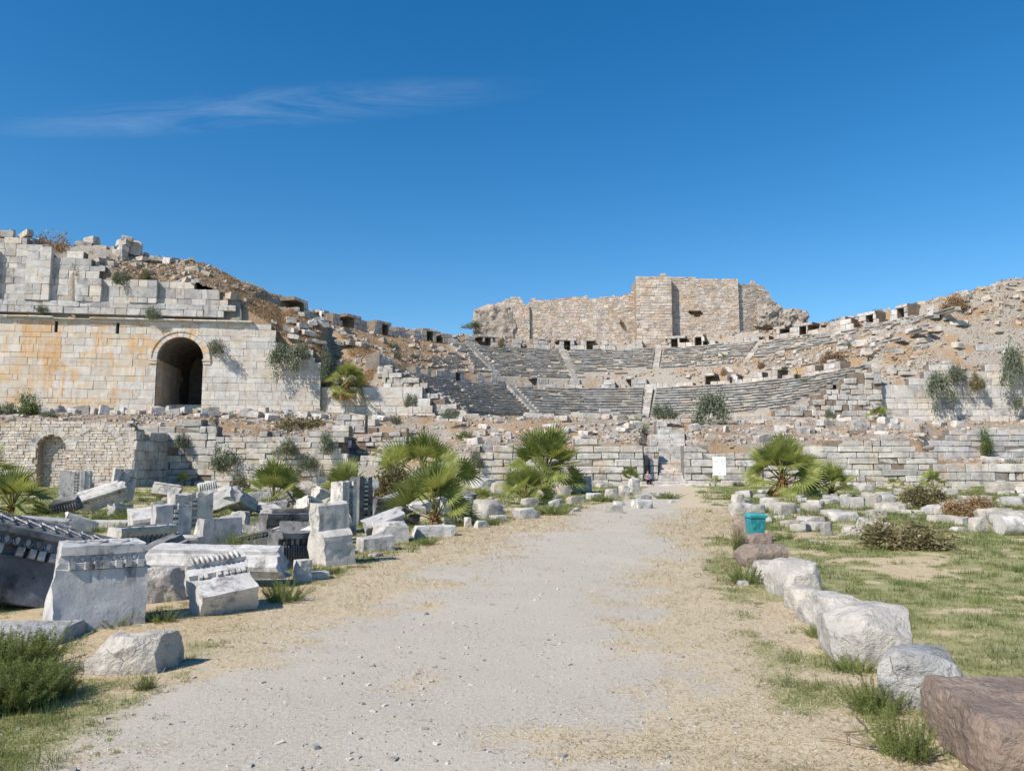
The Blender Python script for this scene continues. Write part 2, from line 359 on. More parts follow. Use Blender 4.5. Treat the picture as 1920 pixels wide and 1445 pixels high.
def hill_mat():
    s = NT('hillside_dry_grass_rubble')
    n_ = s.noise(.30, 5, .6); f = s.noise(3.2, 5, .7)
    col = s.mix(s.ramp(f, .3, .7), (.35, .245, .155), (.43, .315, .205))
    pale = s.mix(s.ramp(s.noise(6, 4, .7), .35, .65), (.47, .43, .37), (.31, .28, .24))
    at_ = s.nd('ShaderNodeAttribute', attribute_name='bare'); ba = at_.outputs['Fac']
    col = s.mix(s.ramp(s.math('SUBTRACT', n_, s.math('MULTIPLY', s.math('SUBTRACT', ba, .5), .34)), .44, .56), col, pale)
    s.bump(s.math('ADD', f, s.noise(9, 4, .7)), .9, .2)
    return s.out(col)
M['hill'] = hill_mat()
def cav_h(r, ph):
    r = np.asarray(r, float); ph = np.asarray(ph, float)
    b = np.interp(r, [0, 19.1, 19.5, 27.2, 30.7, 31.1, 41.2, 43.9, 44.3, 51, 63, 110], [7.0, 7.0, 8.2, 12.75, 12.85, 15.0, 20.9, 21.1, 23.0, 24.0, 23.0, 0])
    side = np.abs(ph)
    k = np.interp(side, [0, 38, 55, 68, 80, 88, 94], [0, 0, .0, .04, .32, .8, .85])
    k = np.where(ph > 0, np.interp(side, [0, 55, 68, 80, 94], [0, .03, .16, .4, .45]), k)
    bank = np.interp(r, [43.2, 44.4, 50, 57.5, 66, 85], [0, .2, 2.9, 6.2, 6.6, 0])
    x, y = CX+r*np.sin(np.radians(ph)), CY+r*np.cos(np.radians(ph))
    nz = (n2(x, y, .5, 3, 21)-.5)*np.interp(r, [0, 16, 29, 37, 47, 80], [.2, .2, .5, .5, 1.3, 3])
    # shoulder left and right of the fort, seen against the sky
    return b+bank*k+nz
def wing_limit(x, y, z):
    # behind the wing walls the bank starts at the wall top and climbs back from it; in front of them there is none
    px = 960+FPX*x/y
    LA, LB = at(-150, 760, 79.3), at(600, 760, 85.0)
    yw = np.where(px < 602, LA.y+(x-LA.x)*(LB.y-LA.y)/(LB.x-LA.x), np.where(px < 1100, 85.6, 85.0))
    tl = np.interp(px, [-300, 60, 90, 170, 250, 360, 420, 433, 470, 500, 520, 585, 600, 610, 780, 800, 822, 860], [462, 466, 490, 496, 526, 528, 550, 560, 584, 604, 622, 650, 668, 716, 726, 746, 764, 775])
    tr = np.interp(px, [1540, 1600, 1640, 1720, 1740, 1800, 1850, 2300], [772, 738, 722, 706, 694, 690, 690, 680])
    t = y-yw; lim = (at0z(np.where(px < 1100, tl, tr), yw))+np.where(px < 1100, .72, np.interp(px, [1545, 1700, 1900], [.6, .95, 1.3]))*np.maximum(t-1.0, 0)
    lim = np.where(t < .75, -3.0, lim)
    on = (px < 862) | (px > 1545)
    z = np.where(on & (t < 16), np.minimum(z, lim), z)
    z = np.where((px > 1545) & (t >= 16) & (t < 34), np.minimum(z, lim), z)
    return np.where(~on & (y < 85.1), np.minimum(z, 6.6), z)
def at0z(py, Y):
    b = (722.5-py)/FPX; c, s = math.cos(PITCH), math.sin(PITCH)
    return EYE+(s+b*c)/(c-b*s)*Y
rr = np.concatenate([np.arange(12, 17, 1.2), np.arange(17, 66, .32), np.arange(66, 112, 3)]); pp = np.arange(-97, 97.1, .7)
PR, PP = np.meshgrid(rr, pp); PZ = cav_h(PR, PP)
I = np.arange(PR.size).reshape(PR.shape)
Fq = np.stack([I[:-1, :-1].ravel(), I[:-1, 1:].ravel(), I[1:, 1:].ravel(), I[1:, :-1].ravel()], 1)
VX, VY = CX+PR*np.sin(np.radians(PP)), CY+PR*np.cos(np.radians(PP))
PZ = wing_limit(VX, VY, PZ); PZ[0] = PZ[-1] = -3
vpx = 960+FPX*VX/VY; fz = PZ.ravel()[Fq]; fp = vpx.ravel()[Fq]; Fq = Fq[~((fz.min(1) < -2) & (fp.min(1) > 255) & (fp.max(1) < 400))]   # leave the tunnel open
hme = mesh('theatre_hillside', np.stack([VX.ravel(), VY.ravel(), PZ.ravel()], 1), Fq, M['hill'], True)
bare = np.where((PP < -34) & (PR > 30) & (PR < 43), 1.25, np.where((PP > 20) & (PR > 31) & (PR < 43), .45, np.where(PR > 43.5, .34, .3)))
hme.attributes.new('bare', 'FLOAT', 'POINT').data.foreach_set('value', bare.ravel().astype(np.float32))
tag(link('theatre_hillside', hme), kind='structure')
# the terraces of the ruined stage building: rows at several depths, given by the photo heights they reach
PXK = [-260, 246, 256, 300, 398, 402, 570, 640, 655, 760, 870, 960, 1080, 1200, 1212, 1292, 1300, 1420, 1560, 1722, 1745, 1800, 1920, 2150]
TL = {60.7: [792, 792]+[None]*22,
      66.3: [790, 790, 800, 796, 796, 820, 820, 800, 872, 872, 852, 850, 834, 834, 905, 905, 838, 838, 832, 832, 874, 876, 878, 878],
      73.: [782, 782, 784, 786, 788, 802, 798, 796, 848, 846, 826, 818, 816, 814, 842, 842, 818, 816, 806, 808, 850, 853, 855, 855],
      79.: [776, 776, 776, 776, 778, 780, 780, 783, 800, 802, 792, 787, 788, 790, 806, 806, 796, 796, 791, 791, 800, 810, 810, 810],
      84.4: [768, 768, 768, 769, 769, 769, 770, 774, 777, 779, 779, 780, 782, 783, 785, 786, 786, 785, 784, 788, 788, 788, 788, 788]}
TYS = np.array([61.35, 61.55, 66.0, 66.35, 73., 79., 84.4, 92.]); TZ = []
for Y in TYS:
    if Y == 61.35: row = [-.4]*24
    elif Y == 61.55: row = [zat(v, 60.7) if v else -.4 for v in TL[60.7]]
    elif Y == 66.0: row = [zat(786, 66.) if p < 250 else -.4 for p in PXK]
    elif Y == 66.35: row = [zat(v, 66.3) for v in TL[66.3]]
    elif Y == 92.: row = [zat(v, 84.4)-1 for v in TL[84.4]]
    else: row = [zat(v, Y) for v in TL[Y]]
    TZ.append(row)
TZ = np.array(TZ)
def terr(px, Y):
    px = np.atleast_1d(np.asarray(px, float)); Y = np.atleast_1d(np.asarray(Y, float))
    cols = np.stack([np.interp(px, PXK, TZ[k]) for k in range(len(TYS))], 0)
    j = np.clip(np.searchsorted(TYS, Y)-1, 0, len(TYS)-2); t = np.clip((Y-TYS[j])/(TYS[j+1]-TYS[j]), 0, 1)
    a = np.arange(len(px)); return cols[j, a]*(1-t)+cols[j+1, a]*t
gpx = np.arange(-260, 2151, 7.); gY = np.concatenate([[61.35, 61.55], np.arange(61.9, 66, .8), [66., 66.35], np.arange(66.7, 92, .45)])
QP, QY = np.meshgrid(gpx, gY); QX = (QP-960)/FPX*QY; QZ = terr(QP.ravel(), QY.ravel()).reshape(QP.shape)
QZ = QZ+(n2(QX, QY, .7, 3, 5)-.5)*np.where(QZ > .5, .55, 0)
I = np.arange(QP.size).reshape(QP.shape)
Fq = np.stack([I[:-1, :-1].ravel(), I[:-1, 1:].ravel(), I[1:, 1:].ravel(), I[1:, :-1].ravel()], 1)
tme = mesh('terrace_bank', np.stack([QX.ravel(), QY.ravel(), QZ.ravel()], 1), Fq, M['hill'], True)
tme.attributes.new('bare', 'FLOAT', 'POINT').data.foreach_set('value', np.full(QX.size, .52, np.float32)); tag(link('terrace_bank', tme), kind='structure')

# ------------------------------------------------------------------ masonry
_bm = {}
def block_mesh(L, D, H, mk, q, worn=1.):
    """shared bevelled stone block, nearest size class; returns mesh and nominal size"""
    cl = min((.45, .8, 1.2, 1.7, 2.4), key=lambda a: abs(a-L)); ch = min((.3, .5, .75, 1.2), key=lambda a: abs(a-H))
    key = (cl, ch, mk, q, worn)
    if key not in _bm:
        b = bmesh.new(); bmesh.ops.create_cube(b, size=1)
        r_ = random.Random(repr(key))
        for v_ in b.verts: v_.co = Vector(((v_.co.x)*cl, v_.co.y*.8, v_.co.z*ch))+Vector((r_.uniform(-1, 1), r_.uniform(-1, 1), r_.uniform(-1, 1)))*.018*worn
        bmesh.ops.bevel(b, geom=b.edges[:], offset=.028*worn, segments=1, affect='EDGES', profile=.5)
        for v_ in b.verts: v_.co += Vector((r_.uniform(-1, 1), r_.uniform(-1, 1), r_.uniform(-1, 1)))*.012*worn
        me = bpy.data.meshes.new('stone_block'); b.to_mesh(me); b.free(); me.materials.append(M[mk]); _bm[key] = me
    return _bm[key], (cl, .8, ch)
def put_block(par, x0, x1, z0, z1, y, D, mk, worn=1., name='stone_block', rot=0., gap=.016, tilt=0., M4=None):
    L, H = max(.05, x1-x0-gap), max(.05, z1-z0-gap)
    me, nom = block_mesh(L, D, H, mk, random.randrange(4), worn)
    loc = Vector(((x0+x1)/2, y+D/2, (z0+z1)/2)); ro = (random.gauss(0, .006)*worn, tilt, rot+random.gauss(0, .008)*worn)
    sc = (L/nom[0], D/nom[1], H/nom[2])
    if M4 is not None:
        loc = M4@loc; ro = (M4.to_3x3()@Euler(ro).to_matrix()).to_euler()
    return link(name, me, par, loc, ro, sc)
def proj(P):
    c, s = math.cos(PITCH), math.sin(PITCH); z = P[2]-EYE
    d = P[1]*c+z*s; u_ = -P[1]*s+z*c
    return 960+FPX*P[0]/d, 722.5-FPX*u_/d
def poly(pts): 
    a = [p[0] for p in pts]; b = [p[1] for p in pts]
    return lambda x: float(np.interp(x, a, b))
def wall(name, label, A, B, z0, courses, keep, lens, mk, D=.8, worn=1., clip=None, jut=.02, ragged=0., cat='wall', mats=None, corem='core', core_in=.07, phase=None, drop=0.):
    """wall of single blocks from A to B (xy); keep(px, py, x, z) says whether a block at that place still stands"""
    ang = math.atan2(B[1]-A[1], B[0]-A[0]); T = thing(name, label, cat, (A[0], A[1], z0), (0, 0, ang))
    Lw = math.hypot(B[0]-A[0], B[1]-A[1]); core = MB(); z = 0.; cnt = 0
    ux, uy = math.cos(ang), math.sin(ang)
    for ci, h in enumerate(courses):
        x = -random.uniform(0, lens[0]) if phase is None else -phase*(ci % 2)
        while x < Lw:
            l = random.uniform(*lens) if random.random() < .85 else lens[0]*.6
            a, b = max(0, x), min(Lw, x+l); x += l
            if b-a < .12: continue
            for (c0, c1) in (clip(a, b, z, z+h) if clip else [(a, b)]):
                if c1-c0 < .1: continue
                xm, zm = (c0+c1)/2, z+h/2
                p = proj((A[0]+ux*xm, A[1]+uy*xm, z0+zm))
                if not keep(p[0], p[1], xm, zm): continue
                m_ = mk if not mats else mats(p[0], p[1])
                if random.random() >= drop: put_block(T, c0, c1, z, z+h, random.uniform(-jut, jut), D, m_, worn); cnt += 1
                core.box(c0-.03, c1+.03, core_in, D+.35, z-.02, z+h+.0)
        z += h
    if core.n: link('core', core.mesh('core', M[corem]), T)
    return T
def phi_px(px, r):
    best = None
    for a in np.arange(-92, 92, .1):
        X, Y = CX+r*math.sin(R(a)), CY+r*math.cos(R(a)); e = abs(960+FPX*X/Y-px)
        if best is None or e < best[0]: best = (e, a)
    return best[1]
def frame(r, ph, z):
    """local frame on the curve: x to the right along the curve, y outwards, z up"""
    a = R(ph); return Matrix.Translation((CX+r*math.sin(a), CY+r*math.cos(a), z))@Matrix.Rotation(-a, 4, 'Z')
def ring_wall(name, label, r, z0, courses, spans, lens, mk, doors=(), D=.7, worn=1.3, dw=1.0, drop=.12, depth=1.9):
    T = thing(name, label, 'wall', (CX, CY, z0)); core = MB(); off = Matrix.Translation((-CX, -CY, -z0))
    for (p0, p1) in spans:
        z = 0; prev = None
        for ci, h in enumerate(courses):
            s_, e = R(p0)*r, R(p1)*r; x = s_-random.uniform(0, lens[0]); cur = []
            while x < e:
                l = random.uniform(*lens); a, b = max(s_, x), min(e, x+l); x += l
                segs = [(a, b)]
                if ci < len(courses)-1:
                    for dph in doors:
                        dc = R(dph)*r; ns = []
                        for (q, t) in segs:
                            if t <= dc-dw/2 or q >= dc+dw/2: ns.append((q, t)); continue
                            if q < dc-dw/2: ns.append((q, dc-dw/2))
                            if t > dc+dw/2: ns.append((dc+dw/2, t))
                        segs = ns
                for (q, t) in segs:
                    if t-q < .12: continue
                    ph = math.degrees((q+t)/2/r)
                    near = any(abs(ph-dph)*math.pi/180*r < dw*1.1 for dph in doors)
                    if random.random() < drop*(1+ci*1.2) and not near: continue
                    if prev is not None and not near and not all(any(u0-.1 <= m_ <= u1+.1 for u0, u1 in prev) for m_ in (q+.15*(t-q), t-.15*(t-q))): continue
                    cur.append((q, t))
                    Mx = off@frame(r, ph, z0+z)
                    put_block(T, -(t-q)/2, (t-q)/2, 0, h, random.uniform(-.05, .06), D, mk, worn, M4=Mx, gap=.03)
                    core.box(-(t-q)/2-.04, (t-q)/2+.04, .1, depth, -.02, h-.01, M=Mx)
            z += h; prev = cur
    link('core', core.mesh('core', M['core']), T)
    return T
# ---------------- seats
SEAT = np.array([(0, 0), (0, -.11), (.23, -.15), (.25, -.44), (.95, -.44), (.95, .0)])
def bench(par, name, r, z, p0, p1, keep=None, worn=.03):
    mb = MB(); s_, e = R(p0)*r, R(p1)*r; x = s_
    def flush():
        nonlocal mb
        if mb.n: link(name, mb.mesh(name, M['seat']), par)
        mb = MB()
    while x < e-.2:
        l = min(random.uniform(1.1, 2.4), e-x); a, b = (x+.012)/r, (x+l-.012)/r; x += l
        if keep and not keep(math.degrees((a+b)/2)): flush(); continue
        dz, dr, ti = random.gauss(0, worn), random.gauss(0, worn*1.3), random.gauss(0, .012)
        V = []
        for t, sg in ((a, -1), ((a+b)/2, 0), (b, 1)):
            for k, (u_, q) in enumerate(SEAT):
                rad = r+u_+dr+(random.uniform(-.035, .035) if k < 2 else 0)
                V.append((rad*math.sin(t), rad*math.cos(t), z+q+dz+ti*sg+(random.uniform(-.02, .02) if k < 2 else 0)))
        n = len(SEAT)
        F = [(i*n+k, i*n+(k+1) % n, (i+1)*n+(k+1) % n, (i+1)*n+k) for i in range(2) for k in range(n)]+[tuple(range(n))[::-1], tuple(2*n+k for k in range(n))]
        mb.add(V, F)
    flush()
def stair(par, r0, r1, z0, z1, ph, w_=.75):
    n = int((z1-z0)/.2); mb = MB()
    for i in range(n):
        r = r0+(r1-r0)*i/n; z = z0+(z1-z0)*(i+1)/n; t = R(ph)
        Mx = Matrix.Rotation(-t, 4, 'Z')
        mb.box(-w_/2, w_/2, r-.02, r+(r1-r0)/n+.25, z-.45, z-.02, M=Mx, j=.02)
    link('stairway', mb.mesh('stairway', M['seat']), par)
LOW = thing('lower_seating_tier', 'lower tier of curved grey stone benches sweeping round the hollow', 'seating', (CX, CY, 0))
LST = [-74, -29.5, 15.5]; cuts = [-87, -74, -52, -29.5, -7, 15.5, 38, 60, 90]
for i in range(11):
    r, z = 19.6+.72*i, 8.9+.43*i
    for a, b in zip(cuts[:-1], cuts[1:]):
        lo = a+(2.0 if a in LST else .1); hi = b-(2.0 if b in LST else .1)
        if a == -87: lo = -87+(10-i)*.6
        if b == 90: hi = 89-(10-i)*.9+random.uniform(-2, 1)
        pr = .04+.10*(i < 2)
        bench(LOW, 'bench', r, z, lo, hi, lambda p, pr=pr: random.random() > pr)
for p in LST: stair(LOW, 19.5, 27.2, 8.5, 13.3, p, .85)
UP = thing('middle_seating_tier', 'broken middle tier of stone benches below the row of dark doorways', 'seating', (CX, CY, 0))
UST = [-52, -29, -6.5, 16, 39, 62]; ucuts = [-85, -74, -63, -52, -40, -29, -17, -6.5, 5, 16, 27, 39, 50, 62, 73, 84]
def upkeep(i):
    def k(p):
        q = random.random()
        if p < -62: return (12.5 < i < 16 and q < .22) or (4 <= i < 6 and p > -75 and q < .5)
        if p < -33: return (i < 7 and p > -58+i*2.4 and q < .85) or (6 < i < 10 and p > -41 and q < .5)
        if p < -4: return q < (.93 if i > 3 else .86)
        if p < 17: return q < (.95 if i > 5 else (.45 if i > 2 else .12))
        if p < 30: return q < (.92 if i > 4 else .06)
        if p < 44: return q < (.92 if i > 6.5 else .06)
        if p < 56: return q < (.92 if i > 8.5 else .14)
        if p < 68: return q < (.92 if i > 10.5 else .16)
        return q < (.55 if i > 12 else .2)
    return k
for i in range(14):
    r, z = 31.3+.72*i, 15.5+.435*i; k = upkeep(i*16/14)
    for a, b in zip(ucuts[:-1], ucuts[1:]):
        bench(UP, 'bench', r, z, a+(1.0 if a in UST else .05), b-(1.0 if b in UST else .05), k, .045)
for p in (-29, -6.5, 16, 39): stair(UP, 31.2 if p < 0 else 34.5, 41.4, 15.2 if p < 0 else 17.2, 21.3, p, .9)
D1 = [phi_px(p, 29.4) for p in (858, 1003, 1180, 1466, 1330)]
ring_wall('lower_gangway_wall', 'low block wall with small openings behind the lower benches', 29.3, 13.0, [.95, .8, .4], [(-80, -55), (-53, -40), (-38, 5), (6, 72)], (.8, 1.9), 'ashlar', D1, drop=.2, dw=.8, depth=1.8, worn=2.)
D2 = [phi_px(p, 42.0) for p in (560, 655, 720, 805, 915, 1065, 1108, 1268, 1313, 1455, 1512, 1640, 1700)]
ring_wall('upper_gangway_wall', 'grey block wall pierced by square dark doorways above the middle benches', 42.0, 21.2, [.85, .75, .45], [(-77, -66), (-64, -9), (-8, 40), (41, 70)], (.9, 1.9), 'ashlar', D2, drop=.22, dw=1.1, depth=2.4, worn=2.2)

# ---------------- left wing: arched retaining wall
A_, B_ = at(-150, 760, 79.3), at(600, 760, 85.0)
angL = math.atan2(B_.y-A_.y, B_.x-A_.x); LL = math.hypot(B_.x-A_.x, B_.y-A_.y)
def locx(px, A=A_, ang=angL):
    # distance along the wall of the point seen in photo column px
    t = (px-960)/FPX*.994; ux, uy = math.cos(ang), math.sin(ang)
    return (t*A.y-A.x)/(ux-t*uy)
ZB = 7.55; xa = locx(328); wa = (locx(372)-locx(283))/2; zs = zat(672, 82.6)-ZB; ro = wa+.75; rmid = wa+.35
SLIT = [locx(88), locx(206)]; zs1 = zat(604, 82)-ZB-.3
def clipL(a, b, z0, z1):
    zm = (z0+z1)/2
    if z1 > zs1-.7 and z0 < zs1-.15:
        segs = [(a, b)]
        for q in SLIT:
            segs = [w_ for (c, d) in segs for w_ in ([(c, d)] if d < q-.16 or c > q+.16 else [(c, q-.16), (q+.16, d)]) if w_[1]-w_[0] > .1]
        return segs
    if z1 <= zs+.05: hw = wa
    else:
        t = max(0, z0+.1-zs) if z0 > zs else .0
        if (zm-zs) > rmid: return [(a, b)]
        hw = math.sqrt(max(0, rmid*rmid-max(zm-zs, 0)**2))
    out = []
    if a < xa-hw: out.append((a, min(b, xa-hw)))
    if b > xa+hw: out.append((max(a, xa+hw), b))
    return out
topL = poly([(-200, 598), (462, 600), (500, 613), (501, 636), (519, 637), (520, 654), (582, 656), (583, 676), (605, 676)])
def matL(px, py):
    f = (330-px)/330+random.uniform(-.35, .35)
    return 'wing' if f > 0.05 else 'wing_white'
wL = wall('arched_wing_wall', 'tall cream and orange stained marble wall with round arched tunnel', A_, B_, ZB, [.85, .55, 1.0, .9, .6, 1.0, .85, .55, .85, .82, .55, .8, .62], lambda px, py, x, z: py > topL(px), (.8, 2.7), 'wing', D=.9, worn=.55, clip=clipL, mats=matL, jut=.02, core_in=.05)
nv = 13
for i in range(nv):                                      # the ring of wedge stones
    a0, a1 = math.pi*i/nv+.006, math.pi*(i+1)/nv-.006; mb = MB()
    for (r0, r1, y0, y1) in ((wa, ro-.16, -.05, 1.0), (ro-.2, ro, -.14, .6)):
        V = [(xa+r*math.cos(t), y, zs+r*math.sin(t)) for y in (y0, y1) for r, t in ((r0, a0), (r1, a0), (r1, (a0+a1)/2), (r1, a1), (r0, a1), (r0, (a0+a1)/2))]
        mb.add(V, [(5, 4, 3, 2, 1, 0), (6, 7, 8, 9, 10, 11)]+[(k, (k+1) % 6, 6+(k+1) % 6, 6+k) for k in range(6)])
    link('arch_stone', mb.mesh('arch_stone', M['wing' if i % 3 else 'wing_white']), wL)
for sg in (-1, 1):
    mb = MB(); x = xa+sg*(wa+.36)
    mb.box(x-.44, x+.44, -.14, .8, zs-.22, zs, j=.02); mb.box(x-.40, x+.40, -.08, .8, zs-.55, zs-.22, j=.03)
    link('impost', mb.mesh('impost', M['wing']), wL)
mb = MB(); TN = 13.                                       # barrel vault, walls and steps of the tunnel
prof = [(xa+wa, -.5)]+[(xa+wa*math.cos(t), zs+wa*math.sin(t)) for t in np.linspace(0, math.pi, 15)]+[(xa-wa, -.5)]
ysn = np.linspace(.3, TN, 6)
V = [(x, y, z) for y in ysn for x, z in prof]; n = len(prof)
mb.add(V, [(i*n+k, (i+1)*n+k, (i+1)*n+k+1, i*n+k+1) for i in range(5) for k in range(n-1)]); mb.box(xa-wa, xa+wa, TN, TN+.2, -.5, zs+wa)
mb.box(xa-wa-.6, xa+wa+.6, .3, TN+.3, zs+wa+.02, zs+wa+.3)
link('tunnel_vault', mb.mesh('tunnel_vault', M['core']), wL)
for k in range(6):
    mb = MB(); mb.box(xa-wa, xa+wa, .9+k*.55, 1.6+k*.55, -.5, .12+k*.2, j=.015); link('step', mb.mesh('step', M['wing_white']), wL)
z = -.3
for ci in range(10):
    h = random.choice((.6, .75, .85)); y = .25-random.uniform(0, .8)
    if z+h > zs+.6: break
    while y < 8.5:
        l = random.uniform(1.0, 2.0); a, b = max(.25, y), y+l; y += l
        if b-a < .2: continue
        Mx = Matrix.Translation((xa-wa-.02, 0, 0))@Matrix.Rotation(math.pi/2, 4, 'Z')
        put_block(wL, a, b, z, z+h, -.06, .3, 'wing', .8, M4=Mx)
    z += h
# cornice along the wall top
zc_ = zat(603, 82.5)-ZB
for (dy, za, zb_) in ((-.16, zc_-.22, zc_-.02), (-.34, zc_-.02, zc_+.12), (-.46, zc_+.12, zc_+.3)):
    x = -.3
    while x < locx(462):
        l = random.uniform(1.7, 2.8); e = min(x+l, locx(464)); 
        if random.random() > .06: put_block(wL, x, e, za, zb_, dy+random.uniform(-.02, .02), 1.0-dy, 'wing_white' if random.random() < .6 else 'wing', 1., 'cornice_block')
        x += l
# upper storey with piers, set back
ZU = zat(588, 82.5)
topU = poly([(-200, 455), (60, 452), (62, 458), (80, 460), (81, 486), (130, 488), (131, 478), (168, 478), (170, 500), (190, 500), (191, 522), (280, 524), (360, 526), (361, 540), (408, 541), (409, 565), (424, 566), (425, 580), (433, 580), (434, 700)])
def keepU(px, py, x, z): return py > topU(px)+random.uniform(-2, 2)
up0 = Vector((A_.x-math.sin(angL)*.35, A_.y+math.cos(angL)*.35, 0)); up1 = Vector((B_.x-math.sin(angL)*.35, B_.y+math.cos(angL)*.35, 0))
wall('upper_wing_base', 'stepped grey marble base courses above the cornice of the arched wall', up0, up1, ZU-.15, [.75, .62], lambda px, py, x, z: px < 433, (1.2, 2.6), 'wing_grey', D=1.2, worn=1.1)
u0, u1 = (Vector((q.x-math.sin(angL)*.75, q.y+math.cos(angL)*.75, 0)) for q in (A_, B_))
PIER = [(20, 68), (120, 168), (222, 276), (-80, -35)]
def matU(px, py): return 'wing_grey' if random.random() < .55 else 'wing_white'
wU = wall('upper_wing_wall', 'ruined grey marble upper storey above the arched wall', u0, u1, ZU+1.2, [.7, 1.15, .75, .95, .55, .8, .8, .6, .7, .7], keepU, (.9, 1.9), 'wing_grey', D=.8, worn=1.1, mats=matU)
for (a, b) in PIER:
    xs0, xs1 = locx(a), locx(b); z = 0.
    T = thing('wing_pier', {20: 'tall grey pier at the left end of the upper wing storey', 120: 'short pier of pale blocks in the upper wing storey', 222: 'broad low pier right of the upper wing storey', -80: 'grey pier cut by the left edge above the cornice'}[a], 'pier', (u0.x+math.cos(angL)*xs0, u0.y+math.sin(angL)*xs0, ZU+1.2), (0, 0, angL))
    for h in (.62, 1.2, .8, .95, .9, .9, .6):
        py = proj((T.location.x+(xs1-xs0)/2, T.location.y, T.location.z+z+h/2))[1]
        if py < {20: 462, 120: 524, 222: 524, -80: 470}[a]: break
        k = random.choice((1, 2, 3)); e = np.linspace(0, xs1-xs0, k+1)
        for q in range(k): put_block(T, e[q], e[q+1], z, z+h, -.5+random.uniform(-.03, .03), .55, 'wing_grey' if random.random() < .6 else 'wing_white', 1.1)
        z += h
# lower white wall that continues behind the palm towards the seats
topM = poly([(596, 724), (778, 726), (779, 743), (800, 744), (801, 762), (822, 763), (823, 800)])
wall('seat_side_wall', 'white marble wall stepping down behind the terrace palm to the benches', at(601, 760, 85.6), at(850, 760, 85.6), 6.9, [.75, .8, .85, 1.3], lambda px, py, x, z: py > topM(px), (1.0, 2.2), 'wing_white', D=.9, worn=1.1)
topE = poly([(715, 690), (760, 704), (800, 728), (840, 752), (880, 772)])
wall('seat_end_wall', 'stepped end wall of the lower benches on the left', at(716, 760, 86.2), at(890, 760, 86.2), 6.9, [.6]*10, lambda px, py, x, z: py > topE(px)+random.uniform(-3, 3), (.7, 1.6), 'ashlar', D=.9, worn=2., jut=.1)
topE2 = poly([(1452, 774), (1500, 762), (1560, 732), (1600, 712), (1650, 690)])
wall('seat_end_wall', 'ragged stepped end of the lower benches on the right', at(1446, 760, 84.3), at(1655, 760, 84.3), 6.6, [.6]*10, lambda px, py, x, z: py > topE2(px)+random.uniform(-4, 4), (.7, 1.6), 'ashlar', D=.9, worn=2., jut=.15)
# ---------------- right wing
A2, B2 = at(1558, 760, 85.0), at(2060, 760, 85.0)
topR = poly([(1550, 738), (1596, 738), (1597, 733), (1720, 731), (1721, 704), (1735, 702), (1736, 690), (1800, 688), (1801, 702), (1850, 700), (1851, 690), (2100, 680)])
wall('right_wing_wall', 'long pale marble retaining wall right of the benches below hanging shrubs', A2, B2, 6.6, [.7, .72, .68, .6, 1.45, .75, .8, .75, .7], lambda px, py, x, z: py > topR(px), (1.1, 2.6), 'wing_white', D=.9, worn=1.2, mats=lambda a, b: random.choice(('wing_white', 'wing_white', 'wing_grey')))
topR2 = poly([(1630, 715), (1640, 706), (1700, 704), (1760, 680), (1790, 668), (1822, 664), (1823, 642), (2100, 640)])
wall('right_wing_upper_wall', 'ruined grey block courses above the right retaining wall', at(1636, 700, 88), at(2060, 700, 88), zat(712, 88), [.7, .65, .7, .6, .75, .7], lambda px, py, x, z: py > topR2(px) and random.random() > .12, (.8, 2.2), 'wing_grey', D=1.4, worn=1.6, jut=.15)

# ---------------- walls of the ruined stage building (front), left to right
def stage(name, label, pa, pb, Y, ybase, top, courses, lens=(.9, 2.), mk='ashlar', D=.9, worn=1.3, drop=0., clip=None, jut=.04, Yb=None):
    tp = poly(top); a, b = at(pa, ybase, Y), at(pb, ybase, Yb or Y)
    worn *= 1.35; drop = max(drop, .02); jut *= 1.6
    return wall(name, label, a, b, min(a.z, b.z) if ybase < 900 else -.15, courses, lambda px, py, x, z: py > tp(px)+random.uniform(-1.5, 1.5), lens, mk, D, worn, clip, jut, drop=drop)
C48 = [.48]*14; C58 = [.6, .56, .6, .62, .58, .6, .58, .6, .6, .6]
stage('coursed_wall', 'grey coursed block wall in the shadow right of the arched brick wall', 252, 402, 65.6, 905, [(250, 797), (330, 793), (402, 794)], [.55, .5, .5, .6, .62, .64, .62, .6, .6, .6, .6], (1.0, 2.2))
stage('coursed_wall', 'long regular marble wall below the brown hedge and dry grass', 402, 652, 65.6, 905, [(402, 814), (571, 814), (572, 803), (616, 803), (617, 792), (640, 792), (641, 850), (652, 850)], C48+[.5], (1.2, 2.1), worn=1.)
stage('block_pier', 'stack of large pale blocks on the terrace beside the brown hedge', 628, 684, 72.5, 812, [(628, 779), (684, 779)], [.6, .6, .6, .6], (1.2, 1.8))
stage('broken_wall', 'small broken ashlar wall above the dry bank behind the palms', 668, 762, 71.5, 852, [(668, 822), (690, 822), (691, 802), (710, 802), (711, 812), (762, 805)], [.4, .35, .42, .5, .4, .45], (.5, 1.2), drop=.12, worn=1.7, jut=.12)
stage('low_wall', 'low block wall at the foot of the dry bank behind the small palm', 580, 720, 66.6, 905, [(580, 858), (640, 862), (720, 850)], [.55]*6, (.9, 1.9), drop=.1)
stage('low_wall', 'weathered block wall behind the two big central palms', 742, 900, 65.6, 905, [(740, 872), (820, 868), (870, 845), (900, 840)], C58, (.9, 1.9), drop=.08)
stage('coursed_wall', 'block wall of four heavy courses left of the stairway', 900, 1207, 65., 905, [(900, 843), (1000, 842), (1001, 852), (1075, 851), (1076, 829), (1168, 829), (1169, 842), (1207, 842)], C58, (1., 2.4), worn=1.5)
stage('stair_pier', 'narrow stone pier beside the seated person at the stairway', 1209, 1236, 66.8, 905, [(1209, 838), (1236, 838)], C58, (.6, 1.2))
stage('coursed_wall', 'block wall behind the white sign right of the stairway', 1284, 1430, 65., 905, [(1284, 830), (1345, 830), (1346, 845), (1430, 845)], C58, (1., 2.2), worn=1.4)
